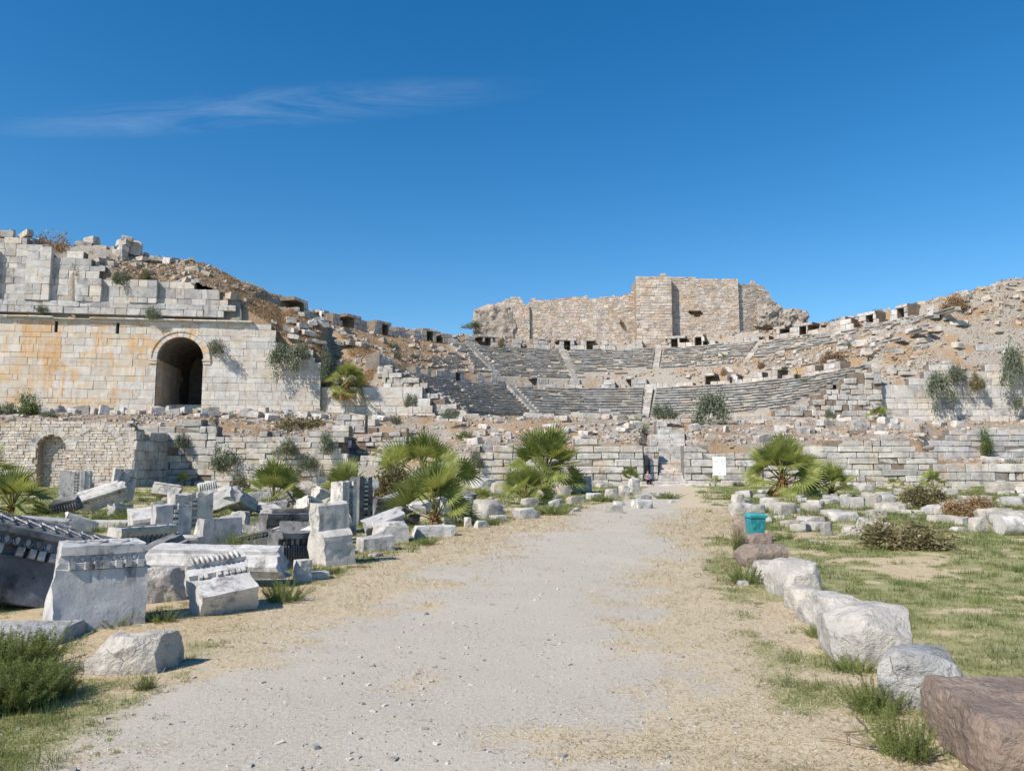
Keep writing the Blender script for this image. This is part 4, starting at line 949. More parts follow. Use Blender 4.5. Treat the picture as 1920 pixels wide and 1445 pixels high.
for i in range(95):
    px, py = random.uniform(1390, 1930), random.uniform(906, 995)
    if random.random() < .45: px = random.uniform(1500, 1930); py = random.uniform(906, 960)
    p = gd(px, py); s_ = random.uniform(.6, 2.4); tag(link('small_stone', SMB[i % 6], None, (p.x, p.y, -.04), (0, 0, random.uniform(0, 6)), (s_, s_, s_*random.uniform(.6, 1))), ('tiny' if s_ < 1 else 'small' if s_ < 1.7 else 'larger')+' pale stone in the '+('front' if py > 965 else 'middle' if py > 935 else 'back')+' meadow '+('near the bin' if px < 1500 else 'behind the long slab' if px < 1600 else 'by the olive bush' if px < 1780 else 'by the right edge'), 'stone', g5)
g6 = 'small stones left of the path'
for i in range(110):
    px, py = random.uniform(280, 1230), random.uniform(902, 960)
    if 960+(px-1230)*-.28 < py-30: pass
    p = gd(px, py)
    if p.x > path_c(p.y)-3.4: continue
    s_ = random.uniform(.6, 2.2); tag(link('small_stone', SMB[i % 6], None, (p.x, p.y, -.04), (0, 0, random.uniform(0, 6)), (s_, s_, s_*random.uniform(.6, 1))), ('tiny' if s_ < 1 else 'small' if s_ < 1.7 else 'larger')+' pale stone '+('behind the carved slabs' if px < 450 else 'near the left palms' if px < 660 else 'around the broad palm' if px < 880 else 'below the central palm' if px < 1060 else 'near the stairs')+(' by the wall' if py < 925 else ''), 'stone', g6)
# pale column drum at right
mb = MB(); c = gd(1905, 1003); rad = .24
for i in range(13): pass
ptsd = [(c.x-.22+.11*i, c.y+.25, rad-.03) for i in range(13)]
mb.tube(ptsd, [rad*(1+.03*math.sin(i*1.7)) for i in range(13)], 20); o = link('column_drum', mb.mesh('column_drum', M['marble'], True, 40)); tag(o, 'fallen white column drum at the right edge of the meadow', 'column drum')
# pebbles on the path
n = 7000
yv = 3.6+rng.random(n)**1.9*30; xv = path_c(yv)+rng.normal(0, 1.5, n)
rubble('path_pebbles', 'loose gravel pebbles over the grey path', np.stack([xv, yv, gz(xv, yv)+.002], 1), rng.lognormal(-4.9, .62, n).clip(.004, .06), M['pebble'], 'gravel', seed=5)

# ------------------------------------------------------------------ carved marble fragments
def resample(pr, st):
    out = []
    for i in range(len(pr)):
        a, b = np.array(pr[i], float), np.array(pr[(i+1) % len(pr)], float); k = max(1, int(np.linalg.norm(b-a)/st))
        for q in range(k): out.append(a+(b-a)*q/k)
    return np.array(out)
def carved(name, label, loc, rot, L, prof, m='marble', dent=None, egg=None, scroll=None, brk=(.08, .08), slant=(0, 0), seed=0, rough=.008, chip=.03, st=.05, flute=None, cat='marble fragment', lift=-.05, fm=None):
    pr = resample(prof, st); n = len(pr); ns = max(6, int(L/st)); V = np.zeros((ns+1, n, 3))
    H = max(p[1] for p in prof)
    e0 = (fbm(np.c_[pr*5, np.full(n, seed)], 3, seed)-.5)*2*brk[0]+slant[0]*(1-pr[:, 1]/H); e1 = (fbm(np.c_[pr*5, np.full(n, seed+9)], 3, seed+5)-.5)*2*brk[1]+slant[1]*(1-pr[:, 1]/H)
    t = np.linspace(0, 1, ns+1)[:, None]
    V[..., 0] = (-L/2-e0)*(1-t)+(L/2+e1)*t; V[..., 1] = pr[:, 0]; V[..., 2] = pr[:, 1]
    W = V.reshape(-1, 3); D = np.stack([fbm(W*9+seed, 3, seed+q)-.5 for q in range(3)], 1); B = np.stack([fbm(W*2.3+seed, 2, seed+40+q)-.5 for q in range(3)], 1)
    mid = np.array([0, pr[:, 0].mean(), pr[:, 1].mean()]); cpk = np.maximum(fbm(W*3.2+seed*2, 3, seed+60)-.6, 0)*chip*14
    W = W+D*2*rough+B*rough*2; W[:, 1:] += (mid[1:]-W[:, 1:])*np.minimum(cpk, .35)[:, None]*.5
    F = [(i*n+k, (i+1)*n+k, (i+1)*n+(k+1) % n, i*n+(k+1) % n) for i in range(ns) for k in range(n)]+[tuple(range(n)), tuple(ns*n+k for k in range(n))[::-1]]
    RM = Euler(rot, 'XYZ').to_matrix(); zz = (W@np.array(RM).T)[:, 2].min()
    T = thing(name, label, cat, (loc[0], loc[1], lift-zz+(loc[2] if len(loc) > 2 else 0)), rot)
    me = mesh('body', W, F, [M[m]]+([M[fm]] if fm else []), True, 30)
    link('body', me, T)
    if dent:
        y0, y1, z0, z1, pitch, fr = dent; mb = MB(); mb.box(-pitch*fr/2, pitch*fr/2, y0, y1, z0, z1, j=.004); dm = mb.mesh('dentil', M[fm or m])
        for i in range(int((L-.06)/pitch)):
            if random.random() > .1: link('dentil', dm, T, (-L/2+.05+pitch*(i+.5)+random.gauss(0, .002), random.uniform(0, .014), random.gauss(0, .002)), (0, random.gauss(0, .02), random.gauss(0, .02)), (random.uniform(.85, 1.06), 1, 1))
    if egg:
        y, z, rr_, pitch = egg; mb = MB(); mb.ball((0, 0, 0), (pitch*.27, rr_*.3, rr_*.9), 8, 6); mb.tube([(pitch*.42*math.cos(a), -rr_*.2, rr_*1.15*math.sin(a)) for a in np.linspace(math.pi, 2*math.pi, 8)], rr_*.1, 4); em = mb.mesh('egg_ornament', M[fm or m], True)
        for i in range(int((L-.04)/pitch)): link('egg_ornament', em, T, (-L/2+.03+pitch*(i+.5), y, z))
    if scroll:
        (y0, z0), (y1, z1), pitch = scroll; d = np.array([y1-y0, z1-z0]); q = np.linalg.norm(d); nrm = np.array([-d[1], d[0]])/q
        if nrm[0] > 0: nrm = -nrm
        mb = MB(); tt = np.linspace(0, 1, 10)
        mb.tube([(pitch*.5*math.sin(a*2*math.pi)*.8, y0+d[0]*(.08+.84*a)+nrm[0]*.004, z0+d[1]*(.08+.84*a)+nrm[1]*.004) for a in tt], [.006+.006*math.sin(a*math.pi) for a in tt], 5)
        mb.tube([(pitch*(.5+.16*math.cos(a)), y0+d[0]*(.55+.16*math.sin(a)*pitch/q*1.4), z0+d[1]*(.55+.16*math.sin(a)*pitch/q*1.4)) for a in np.linspace(0, 4.6, 9)], .007, 5)
        sm = mb.mesh('scroll_ornament', M[fm or m], True)
        for i in range(int((L-.08)/pitch)): link('scroll_ornament', sm, T, (-L/2+.05+pitch*(i+.4), 0, 0))
    if flute:
        y, z0, z1, pitch, rad = flute; mb = MB(); mb.tube([(0, y, z0), (0, y-.01, (z0+z1)/2), (0, y, z1)], rad, 6); fl = mb.mesh('flute', M[fm or m], True)
        for i in range(int((L-.04)/pitch)): link('flute', fl, T, (-L/2+.03+pitch*(i+.5), 0, 0))
    return T
def gp(px, py): p = gd(px, py); return (p.x, p.y)
# cornice profile: plain face, dentil shelf, egg band, fascia, then the carved top leaning back
def corn(h, d, k=1.):
    return [(0, 0), (0, .62*h), (.03*k, .63*h), (.03*k, .72*h), (-.05*k, .73*h), (-.05*k, .80*h), (-.08*k, .81*h), (-.08*k, .9*h), (.04*k, h), (d, h), (d, 0)]
DRK = R(48)
carved('cornice_block', 'huge black stained cornice block with scrolled top at the left edge', gp(20, 1148), (R(-14), R(17), R(46)), 2.0, [(0, 0), (0, .50), (.05, .51), (.05, .60), (-.02, .61), (-.02, .72), (-.08, .73), (-.08, .80), (.02, .84), (.26, 1.02), (.5, 1.02), (.5, 0)], 'marble_dark', dent=(-.06, .05, .50, .60, .115, .66), egg=(-.03, .665, .05, .11), scroll=((-.02, .84), (.24, 1.01), .15), fm='marble_grey', seed=1, st=.045, brk=(.05, .06), lift=-.3)
carved('cornice_block', 'upright pale cornice slab with a row of dentils, broken left edge', gp(192, 1180), (R(-9), R(1), R(37)), .74, [(0, 0), (0, .64), (.02, .65), (.02, .715), (.06, .72), (.06, .785), (.03, .79), (.03, .88), (.10, .90), (.38, .97), (.45, .95), (.42, 0)], 'marble_grey', dent=(-.035, .04, .645, .72, .095, .66), egg=(.05, .752, .032, .095), scroll=((.12, .905), (.36, .965), .2), seed=2, st=.035, brk=(.06, .03), slant=(.10, .02), rough=.009, chip=.05, lift=-.13)
carved('fluted_block', 'dark fluted fragment behind the upright cornice slab', gp(275, 1070), (R(-6), 0, R(52)), .9, [(0, 0), (0, .5), (-.1, .62), (-.1, .68), (.3, .72), (.35, 0)], 'marble', flute=(-.03, .18, .6, .075, .024), fm='marble_dark', seed=3, scroll=((-.08, .69), (.28, .72), .2))
carved('carved_lump', 'scroll topped carved corner fragment behind the fluted block', gp(290, 1032), (0, R(-6), R(30)), .75, [(0, 0), (0, .5), (-.12, .58), (-.12, .64), (.1, .8), (.45, .84), (.5, 0)], 'marble', flute=(-.06, .3, .56, .085, .03), seed=4, brk=(.12, .1), fm='marble_grey')
bm_ = carved('moulded_beam', 'long white moulded beam lying across rocks', (gp(374, 1112)[0], gp(374, 1112)[1]+.35, .17), (R(8), R(1.5), R(3)), 1.72, [(0, 0), (-.02, .10), (-.06, .11), (-.06, .17), (.02, .20), (.06, .27), (.12, .28), (.12, .33), (.42, .34), (.44, 0)], 'marble', seed=5, brk=(.12, .16), rough=.009, slant=(.1, .12))
carved('cornice_fragment', 'tilted cornice fragment with dentils and leaf carving near the path', gp(430, 1152), (R(-62), R(-6), R(38)), .62, [(0, 0), (0, .30), (.03, .31), (.03, .36), (-.02, .37), (-.02, .5), (-.06, .51), (-.06, .62), (.3, .62), (.3, 0)], 'marble', dent=(-.03, .05, .305, .365, .07, .6), flute=(-.07, .5, .62, .055, .018), seed=6, brk=(.05, .05), rough=.01)
carved('dentil_slab', 'tall upright marble slab with a vertical row of drilled dentils', gp(356, 1042), (0, R(-90), R(40)), .95, [(0, 0), (0, .22), (.05, .23), (.05, .31), (-.02, .32), (-.02, .62), (.28, .62), (.28, 0)], 'marble_grey', dent=(-.05, .06, .23, .31, .095, .58), seed=7, brk=(.02, .06), rough=.01)
carved('smooth_slab', 'smooth grey slab behind the feathery weed', gp(418, 1034), (R(-5), 0, R(38)), .75, [(0, 0), (0, .66), (.2, .66), (.2, 0)], 'marble_grey', seed=8, brk=(.03, .05), rough=.009)
carved('dentil_slab', 'rounded upright cornice with a vertical dentil row behind the tall slab', gp(398, 992), (0, R(-90), R(40)), .95, [(0, 0), (0, .4), (.06, .41), (.06, .52), (-.03, .53), (-.03, .95), (.1, 1.05), (.5, 1.0), (.5, 0)], 'marble', dent=(-.04, .07, .41, .52, .12, .55), seed=9, brk=(.02, .1), fm='marble_grey')
carved('long_beam', 'long low grey beam lying behind the upright slabs at left', gp(172, 990), (0, 0, R(2)), 1.75, [(0, 0), (0, .2), (.03, .22), (.3, .24), (.3, 0)], 'marble', seed=10)
carved('thin_beam', 'thin white rounded beam in front of the long grey beam', gp(176, 1014), (0, 0, R(2)), 1.35, [(0, .02), (-.03, .06), (0, .11), (.1, .12), (.14, .05), (.1, 0)], 'marble', seed=11)
carved('moulded_block', 'grey moulded block behind the huge black cornice', gp(78, 1012), (R(4), R(7), R(30)), .95, [(0, 0), (0, .2), (-.04, .22), (-.04, .28), (.03, .34), (.03, .42), (.4, .44), (.4, 0)], 'marble_grey', seed=12)
carved('carved_jamb', 'upright moulded jamb with dentil strip far left in the grass', gp(166, 943), (0, R(-90), R(22)), 1.42, [(0, 0), (0, .18), (-.06, .2), (-.06, .36), (0, .38), (0, .46), (.06, .47), (.06, .58), (0, .6), (0, 1.2), (.7, 1.2), (.7, 0)], 'marble', dent=(-.03, .07, .475, .575, .13, .55), seed=13, st=.08)
carved('moulded_block', 'squat moulded block in front of the carved jambs', gp(203, 943), (0, 0, R(14)), 1.15, [(0, 0), (0, .45), (-.05, .48), (-.05, .85), (.05, .95), (.6, .95), (.6, 0)], 'marble', seed=14, st=.08)
carved('carved_jamb', 'leaning upright jamb with dentil strip right of the squat block', gp(252, 940), (R(0), R(-84), R(38)), 1.45, [(0, 0), (0, .55), (.07, .56), (.07, .68), (-.05, .7), (-.05, .95), (.5, .95), (.5, 0)], 'marble', dent=(-.03, .08, .565, .675, .13, .55), seed=15, st=.08, fm='marble_grey')
carved('relief_block', 'tilted block with sunk relief panel in the left grass', gp(308, 936), (R(-25), R(8), R(12)), 1.3, [(0, 0), (0, .1), (.04, .11), (.04, .5), (0, .51), (0, .6), (.5, .6), (.5, 0)], 'marble', seed=16, st=.08, scroll=((.03, .14), (.03, .48), .35))
carved('relief_block', 'small fragment with radiating carving left of the bush', gp(390, 928), (R(-20), R(-12), R(20)), 1.0, [(0, 0), (0, .5), (.1, .62), (.5, .62), (.5, 0)], 'marble', seed=17, st=.08, flute=(-.02, .1, .5, .12, .03))
carved('dark_cornice', 'dark cornice block with dentils in the middle of the fragments', gp(545, 1013), (R(-3), R(2), R(44)), 1.15, [(0, 0), (-.02, .24), (.06, .26), (.06, .33), (0, .34), (-.02, .42), (-.1, .5), (-.1, .58), (.4, .6), (.4, 0)], 'marble_dark', dent=(-.02, .08, .265, .325, .06, .6), seed=18)
rk('stone_chunk', 'bright white rounded fragment at the left end of the dark cornice', 'stone', 482, 512, 954, 1004, 'boulder', 72, 14, .9, .2, rough=.07, rnd=.3, cuts=4)
carved('fluted_beam', 'long dark fluted beam behind the dark cornice', gp(560, 985), (0, 0, R(24)), 1.5, [(0, 0), (0, .3), (-.06, .42), (-.06, .5), (.3, .5), (.3, 0)], 'marble_dark', flute=(-.02, .08, .42, .08, .026), seed=19, fm='marble_dark')
carved('palmette_block', 'block with carved palmette end and dark dentilled side', gp(560, 1056), (R(-4), R(3), R(52)), .75, [(0, 0), (0, .3), (.05, .31), (.05, .4), (-.03, .41), (-.03, .5), (.35, .55), (.4, 0)], 'marble_dark', dent=(-.02, .07, .31, .4, .12, .5), flute=(-.01, .02, .3, .05, .016), seed=20, fm='marble_dark')
T = carved('pillar_stone', 'stacked white pillar stone standing at the edge of the path', gp(640, 1062), (R(-3), R(-4), R(40)), .52, [(0, 0), (0, .50), (.06, .56), (.16, .60), (.14, 1.0), (.18, 1.04), (.5, 1.06), (.52, .6), (.62, .4), (.6, 0)], 'marble', seed=21, brk=(.05, .03), rough=.016, chip=.05)
carved('moulded_stone', 'weathered base fragment just behind the pillar stone', gp(622, 1020), (R(0), R(5), R(35)), .7, [(0, 0), (0, .45), (-.06, .5), (-.06, .6), (.1, .72), (.45, .74), (.5, 0)], 'marble', seed=22, brk=(.1, .1))
carved('arched_jamb', 'upright carved block with arched panel and dark dentilled side', gp(668, 996), (0, R(-90), R(50)), 1.2, [(0, 0), (0, .12), (.05, .13), (.05, .24), (-.02, .25), (-.02, .46), (.45, .46), (.45, 0)], 'marble', dent=(-.03, .07, .135, .235, .11, .55), seed=23, fm='marble_dark')
carved('dentil_slab', 'upright dark slab with a toothed edge beside the arched block', gp(698, 984), (0, R(-90), R(52)), 1.3, [(0, 0), (0, .18), (.07, .19), (.07, .32), (-.02, .33), (-.02, .5), (.4, .5), (.4, 0)], 'marble_dark', dent=(-.03, .08, .195, .315, .12, .55), seed=24, fm='marble')
carved('dark_moulding', 'dark stepped moulding block left of the broad palm', gp(728, 975), (0, 0, R(35)), .9, [(0, 0), (0, .4), (-.08, .45), (-.08, .55), (-.14, .6), (-.14, .7), (.4, .7), (.4, 0)], 'marble_dark', seed=25)
rk('stone_chunk', 'lion-paw shaped white fragment on the pale slab', 'stone', 714, 742, 972, 1000, 'boulder', 73, 14, .9, .2, rough=.08, rnd=.3, cuts=4)
carved('moulded_block', 'low veined block behind the overhanging slab', gp(590, 936), (0, 0, R(20)), 1.3, [(0, 0), (0, .3), (.1, .4), (.6, .42), (.6, 0)], 'marble', seed=26, st=.08)
# more broken fragments crowding behind the carved blocks
BK = [(430, 470, 958, 985, 'veined broken block behind the smooth slab'), (470, 500, 985, 1010, 'low dark stone left of the dark cornice'), (600, 640, 960, 985, 'broken lump behind the pillar stone'), (500, 540, 935, 955, 'pale flat stone behind the fluted beam'), (545, 590, 945, 960, 'low stone at the end of the fluted beam'), (640, 668, 935, 950, 'orange tinted stone behind the arched block'), (715, 750, 930, 948, 'grey stone in front of the dry brown bush'), (755, 800, 945, 965, 'marble piece hidden by the broad palm'), (330, 362, 940, 955, 'small block behind the tall dentil slab'), (110, 145, 940, 955, 'small stone left of the moulded jamb'), (405, 440, 935, 950, 'rounded stone beside the brown bush'), (300, 345, 985, 1000, 'fragment right of the carved lump'), (210, 250, 985, 998, 'flat fragment behind the fluted block'), (470, 520, 1020, 1042, 'low slab in the weeds behind the long beam'), (855, 880, 915, 935, 'white block right of the upright marble block'), (690, 720, 1035, 1045, 'thin slab at the path edge by the pillar')]
for i, (a, b, c, d, lb) in enumerate(BK): rk('broken_block', lb, 'stone block', a, b, c, d, ('marble', 'boulder', 'marble_grey', 'fieldstone')[i % 4], 400+i, 12, .8, random.uniform(.2, .8), rough=.09, rnd=.12, cuts=6, cutd=(.62, .92))
# dense heap of smaller carved and broken pieces between the large blocks
rh = random.Random(11)
HP = [(145, 1000), (232, 968), (285, 1005), (335, 1048), (310, 962), (440, 1000), (455, 968), (478, 1040), (505, 1030), (520, 965), (590, 1000), (605, 1042), (635, 975), (660, 1010), (690, 960), (715, 1000), (745, 960), (765, 985), (590, 970), (500, 985), (410, 970), (250, 1040), (200, 958), (125, 965), (545, 935), (612, 952), (675, 940), (790, 950), (840, 950), (870, 945), (575, 1032), (300, 1092), (252, 1070), (560, 1012), (470, 1008), (382, 985), (432, 942), (176, 928), (622, 1000), (528, 1072), (402, 1020), (350, 970), (650, 962), (728, 1012), (806, 962)]
KIND = ['plain broken', 'stepped moulded', 'dentilled', 'fluted', 'slab-like']
for i, (px, py) in enumerate(HP):
    p = gd(px, py); kd = i % 5; sc_ = rh.uniform(.55, 1.0)*(1 if py > 970 else 1.5); rot = (R(rh.uniform(-35, 20)), R(rh.uniform(-25, 25)), R(rh.uniform(15, 65))); h = .42*sc_
    pr = [[(0, 0), (-.02, h), (.5*h, 1.1*h), (1.2*h, h), (1.1*h, 0)], [(0, 0), (0, .4*h), (-.08*h, .45*h), (-.08*h, .7*h), (.1*h, .75*h), (.1*h, h), (1.2*h, h), (1.2*h, 0)], corn(h, 1.1*h, sc_*.7), [(0, 0), (0, .8*h), (-.1*h, .9*h), (-.1*h, h), (1.1*h, h), (1.1*h, 0)], [(0, 0), (0, .5*h), (1.6*h, .55*h), (1.6*h, 0)]][kd]
    carved('marble_fragment', '%s tilted %s piece %s' % (('pale', 'worn', 'jagged', 'squat', 'chipped', 'thick', 'narrow', 'rough', 'grey')[i//5], KIND[kd], {0: 'near the black cornice', 1: 'among the upright slabs', 2: 'behind the long beam', 3: 'around the pillar stone', 4: 'near the broad palm'}[0 if px < 240 else 1 if px < 400 else 2 if px < 560 else 3 if px < 700 else 4])+(' further back' if py < 970 else ' in the front heap'), (p.x, p.y), rot, rh.uniform(.6, 1.2)*sc_, pr, rh.choice(('marble', 'marble', 'marble_grey', 'marble_dark')), dent=(-.05*sc_, .06*sc_, .63*h, .72*h, .09*sc_, .6) if kd == 2 else None, flute=(-.01, .1*h, .75*h, .08*sc_, .022*sc_) if kd == 3 else None, seed=200+i, brk=(.12*sc_, .12*sc_), rough=.014, chip=.05, st=.06, lift=-.06)
# dry twigs beside the right row
for i, (px, py, l, a) in enumerate([(1640, 1365, .5, .4), (1610, 1350, .4, 1.2), (1660, 1400, .55, 2.2), (1400, 1097, .35, .1), (1590, 1395, .3, 2.8)]):
    p = gd(px, py); mb = MB(); d = (math.cos(a), math.sin(a)); mb.tube([(l*(t-.5)*d[0]+.03*math.sin(t*5+i)*d[1], l*(t-.5)*d[1]-.03*math.sin(t*5+i)*d[0], .012+.02*t*(i % 2)) for t in np.linspace(0, 1, 7)], [.006*(1-.6*t) for t in np.linspace(0, 1, 7)], 5)
    mb.tube([(0, 0, .015), (.12*d[1], -.12*d[0], .03)], [.004, .002], 4)
    tag(link('dry_twig', mb.mesh('dry_twig', M['twig']), None, (p.x, p.y, 0)), ('long bent dry twig near the brown block', 'thin dry twig left of the bent one', 'forked dry twig lowest beside the weeds', 'dry twig by the striped stone', 'short dry twig on the straw')[i], 'twig')
# ------------------------------------------------------------------ palms
def frond_mesh(name, seed, mats, lp=.50, lf=.50, span=122, nseg=28, droop=.10, tilt=-18, cup=.14, ragged=.16):
    r_ = random.Random(seed); mb = MB(); tl = R(tilt)
    pts = [(lp*t, 0, .06*lp*math.sin(t*2)) for t in np.linspace(0, 1, 5)]
    mb.tube(pts, [.017, .013, .011, .010, .010], 4, 1)
    ox, oz = pts[-1][0], pts[-1][2]; dth = 2*span/nseg
    for i in range(nseg):
        th = -span+dth*(i+.5); L = lf*(1-.30*(abs(th)/span)**2)*r_.uniform(1-ragged, 1); dr = droop*r_.uniform(.5, 1.6); th2 = R(th)
        ts = (.04, .28, .52, .78, 1.0); V = []
        for t in ts:
            hw = L*math.tan(R(dth/2))*(min(t, .52) if t <= .52 else .52*(1-(t-.52)/.48)**.9)*1.02+.0012
            rr_ = L*t; c = (rr_*math.cos(th2), rr_*math.sin(th2), cup*lf*(t*abs(math.sin(th2)))**1.5-dr*lf*max(0, t-.45)**2*3)
            px_, py_ = -math.sin(th2)*hw, math.cos(th2)*hw
            for (sx_, fz_) in ((-1, 0), (0, -.35*hw), (1, 0)): V.append((c[0]+px_*sx_, c[1]+py_*sx_, c[2]+fz_))
        V = np.array(V); x, z = V[:, 0].copy(), V[:, 2].copy()
        V[:, 0] = ox+x*math.cos(tl)-z*math.sin(tl); V[:, 2] = oz+x*math.sin(tl)+z*math.cos(tl)
        mb.add(V, [(k*3+q, k*3+q+1, k*3+q+4, k*3+q+3) for k in range(4) for q in (0, 1)], 0)
    return mb.mesh(name, mats, True)
PG = [M['palm'], M['petiole']]; PD = [M['palm_dead'], M['palm_dead']]
FR = [frond_mesh('frond', 1, PG), frond_mesh('frond', 2, PG, lp=.56, lf=.44, tilt=-22, droop=.14), frond_mesh('frond', 3, PG, lp=.48, lf=.52, span=105, tilt=-6, droop=.05), frond_mesh('frond', 4, PG, lp=.55, lf=.45, span=125, tilt=-36, droop=.2)]
FN = [frond_mesh('frond', 7, PG, lp=.3, lf=.7, span=42, tilt=0, droop=.02, nseg=18), frond_mesh('frond', 8, PG, lp=.34, lf=.66, span=62, tilt=4, droop=.04, nseg=22)]
FD = [frond_mesh('dead_frond', 5, PD, span=60, tilt=-30, droop=.5, cup=-.4, nseg=20, ragged=.3), frond_mesh('dead_frond', 6, PD, span=45, tilt=-15, droop=.4, cup=-.6, nseg=16, ragged=.4)]
def palm(label, base, H, W, n, dead=0, trunk=.3, seed=0, young=.3, name='fan_palm'):
    r_ = random.Random(seed*7+1); T = thing(name, label, 'palm', base, (0, 0, r_.uniform(0, 6)), 'fan palms')
    ht = H*trunk; rad = max(.05, .09*H*.6); mb = MB()
    zz = np.linspace(-.1, ht, 7)
    mb.tube([(r_.uniform(-.02, .02), r_.uniform(-.02, .02), z) for z in zz], [rad*(1.15-.35*i/6)*r_.uniform(.9, 1.1) for i in range(7)], 9)
    for k in range(14):                                    # old leaf bases
        a = k*2.4; z = ht*(.25+.75*k/14); mb.tube([(rad*.8*math.cos(a), rad*.8*math.sin(a), z), (rad*1.7*math.cos(a), rad*1.7*math.sin(a), z+rad*1.2)], [rad*.28, rad*.1], 4)
    link('trunk', mb.mesh('trunk', M['fibre']), T)
    for k in range(n):
        f = k/max(1, n-1); el = 86-(f**1.1)*(84 if dead > 20 else 108 if n > 20 else 76 if n > 9 else 55)+r_.uniform(-7, 7); az = k*2.39996+r_.uniform(-.25, .25)
        Lh = W/2*1.3; Lv = (H-ht)*1.08; e = R(el); s_ = 1/math.sqrt((math.cos(e)/Lh)**2+(max(math.sin(e), 0)/Lv)**2) if el > 0 else Lh*.95
        s_ *= r_.uniform(.86, 1.04)
        me = FN[r_.randrange(2)] if f < young*.5 else FR[r_.choice((0, 2)) if el > 35 else r_.choice((0, 1, 3))]
        link('frond', me, T, (0, 0, ht*(1-.6*f)), (r_.uniform(-.95, .95), -e, az), (s_, s_, s_))
    for k in range(dead):
        az = k*2.39996+1+r_.uniform(-.3, .3); s_ = min(W*.45, ht*1.5+.3)*r_.uniform(.75, 1.1)
        link('dead_frond', FD[k % 2], T, (0, 0, ht*r_.uniform(.5, .85)), (r_.uniform(-.4, .4), R(r_.uniform(35, 68)), az), (s_, s_, s_))
    return T
def gpalm(label, px, pyb, pyt, wpx, n, dead, trunk, seed, d=None, young=.3):
    if d is None: p = gd(px, pyb); d = p.y
    p = at(px, pyb, d); H = zat(pyt, d)
    palm(label, (p.x, d, 0), H, wpx/FPX*d, n, dead, trunk, seed, young)
gpalm('largest dense palm in the middle left of the stairway', 1022, 925, 782, 160, 34, 12, .28, 1)
gpalm('medium palm in front of the largest middle palm', 985, 945, 862, 104, 20, 5, .14, 2)
gpalm('tall palm behind the broad light green palm', 795, 915, 798, 205, 26, 6, .34, 3, d=42)
gpalm('broad light green palm at the path edge with orange stems', 815, 984, 852, 172, 18, 9, .14, 4)
gpalm('palm behind the large slanted slab at left', 512, 952, 848, 120, 20, 4, .14, 5)
gpalm('small upright palm right of the slanted slab', 648, 946, 852, 100, 18, 6, .16, 6)
gpalm('bushy palm at the left edge above the black cornice', 22, 966, 866, 140, 26, 3, .14, 7)
gpalm('palm leaves entering at the left edge before the brick wall', -38, 930, 815, 120, 14, 2, .35, 8)
gpalm('tall palm with orange skirt of dead leaves right of the sign', 1468, 930, 806, 156, 28, 24, .34, 9)
gpalm('smaller palm leaning out right of the skirted palm', 1560, 930, 860, 92, 20, 4, .14, 10)
gpalm('low palm before the long right wall', 1748, 916, 876, 54, 10, 2, .2, 12)
gpalm('tiny palm below the long right wall', 1676, 913, 893, 36, 7, 0, .1, 13)
gpalm('little palm growing behind the rounded stone by the stairs', 1182, 910, 871, 50, 8, 1, .3, 14, d=61)
gpalm('seedling palm between the two palm groups', 905, 942, 904, 40, 6, 0, .1, 15)
gpalm('low palm under the white sign', 1341, 908, 888, 34, 7, 0, .1, 17, d=63.5)
gpalm('tiny palm in the grass below the coursed wall', 346, 897, 880, 26, 7, 0, .1, 18, d=64)
def tpalm(label, px, pyb, Y, hpx, wpx, n, dead, trunk, seed, z=None):
    p = at(px, pyb, Y); palm(label, (p.x, Y, p.z if z is None else z), hpx/FPX*Y, wpx/FPX*Y, n, dead, trunk, seed)
tpalm('yellowish palm hanging over the white seat-side wall', 651, 742, 84.2, 70, 78, 28, 9, .40, 20)
tpalm('small yellow palm on the terrace below the right wing', 1650, 787, 80, 30, 56, 11, 2, .15, 21)
tpalm('tiny bright palm among the upper benches', 1356, 674, 113, 14, 22, 7, 0, .1, 22)

# ------------------------------------------------------------------ shrubs and weeds
def leaves_np(C, L, Wd, D, seed, bend=0):
    """leaf quads at C with length L along D (unit)"""
    r_ = np.random.default_rng(seed); n = len(C); a = np.cross(D, r_.normal(size=(n, 3))); a /= np.linalg.norm(a, axis=1)[:, None]+1e-9
    L = np.asarray(L)[:, None]; Wd = np.asarray(Wd)[:, None]
    V = np.stack([C, C+D*L*.5+a*Wd, C+D*L, C+D*L*.5-a*Wd], 1).reshape(-1, 3)
    return V, np.arange(4*n).reshape(-1, 4)
def shrub_meshes(seed, kind, nl):
    r_ = np.random.default_rng(seed); k = 24 if kind != 'hang' else 22
    if kind == 'hang':
        t = r_.uniform(.1, 1, k); a = r_.uniform(-1.3, 1.3, k)
        ctr = np.stack([np.sin(a)*t*.9, -.25-.45*t*r_.uniform(.4, 1, k), .35*np.sin(t*2.6)-1.05*t**2*r_.uniform(.5, 1.1, k)], 1); sp = .17
    else:
        d = r_.normal(size=(k, 3)); d[:, 2] = np.abs(d[:, 2]); d /= np.linalg.norm(d, axis=1)[:, None]; ctr = d*r_.uniform(.45, .92, (k, 1)); ctr[:, 2] = ctr[:, 2]*.95+.03; sp = .19
    idx = r_.integers(0, k, nl); C = ctr[idx]+r_.normal(0, sp, (nl, 3))*r_.uniform(.4, 1.2, (nl, 1))
    if kind != 'hang': C[:, 2] = np.abs(C[:, 2])
    D = (C-np.array([0, 0, .1]))*(.7 if kind != 'hang' else .4)+r_.normal(0, .6, (nl, 3))
    if kind == 'hang': D[:, 2] -= .6
    D /= np.linalg.norm(D, axis=1)[:, None]
    V, F = leaves_np(C, r_.uniform(.07, .17, nl), r_.uniform(.016, .038, nl), D, seed)
    mb = MB()
    for c in ctr: mb.tube([(0, 0, 0), c*.5+np.array([0, 0, .12]), c], [.016, .011, .004], 4)
    return V, F, mb
_sh = {}
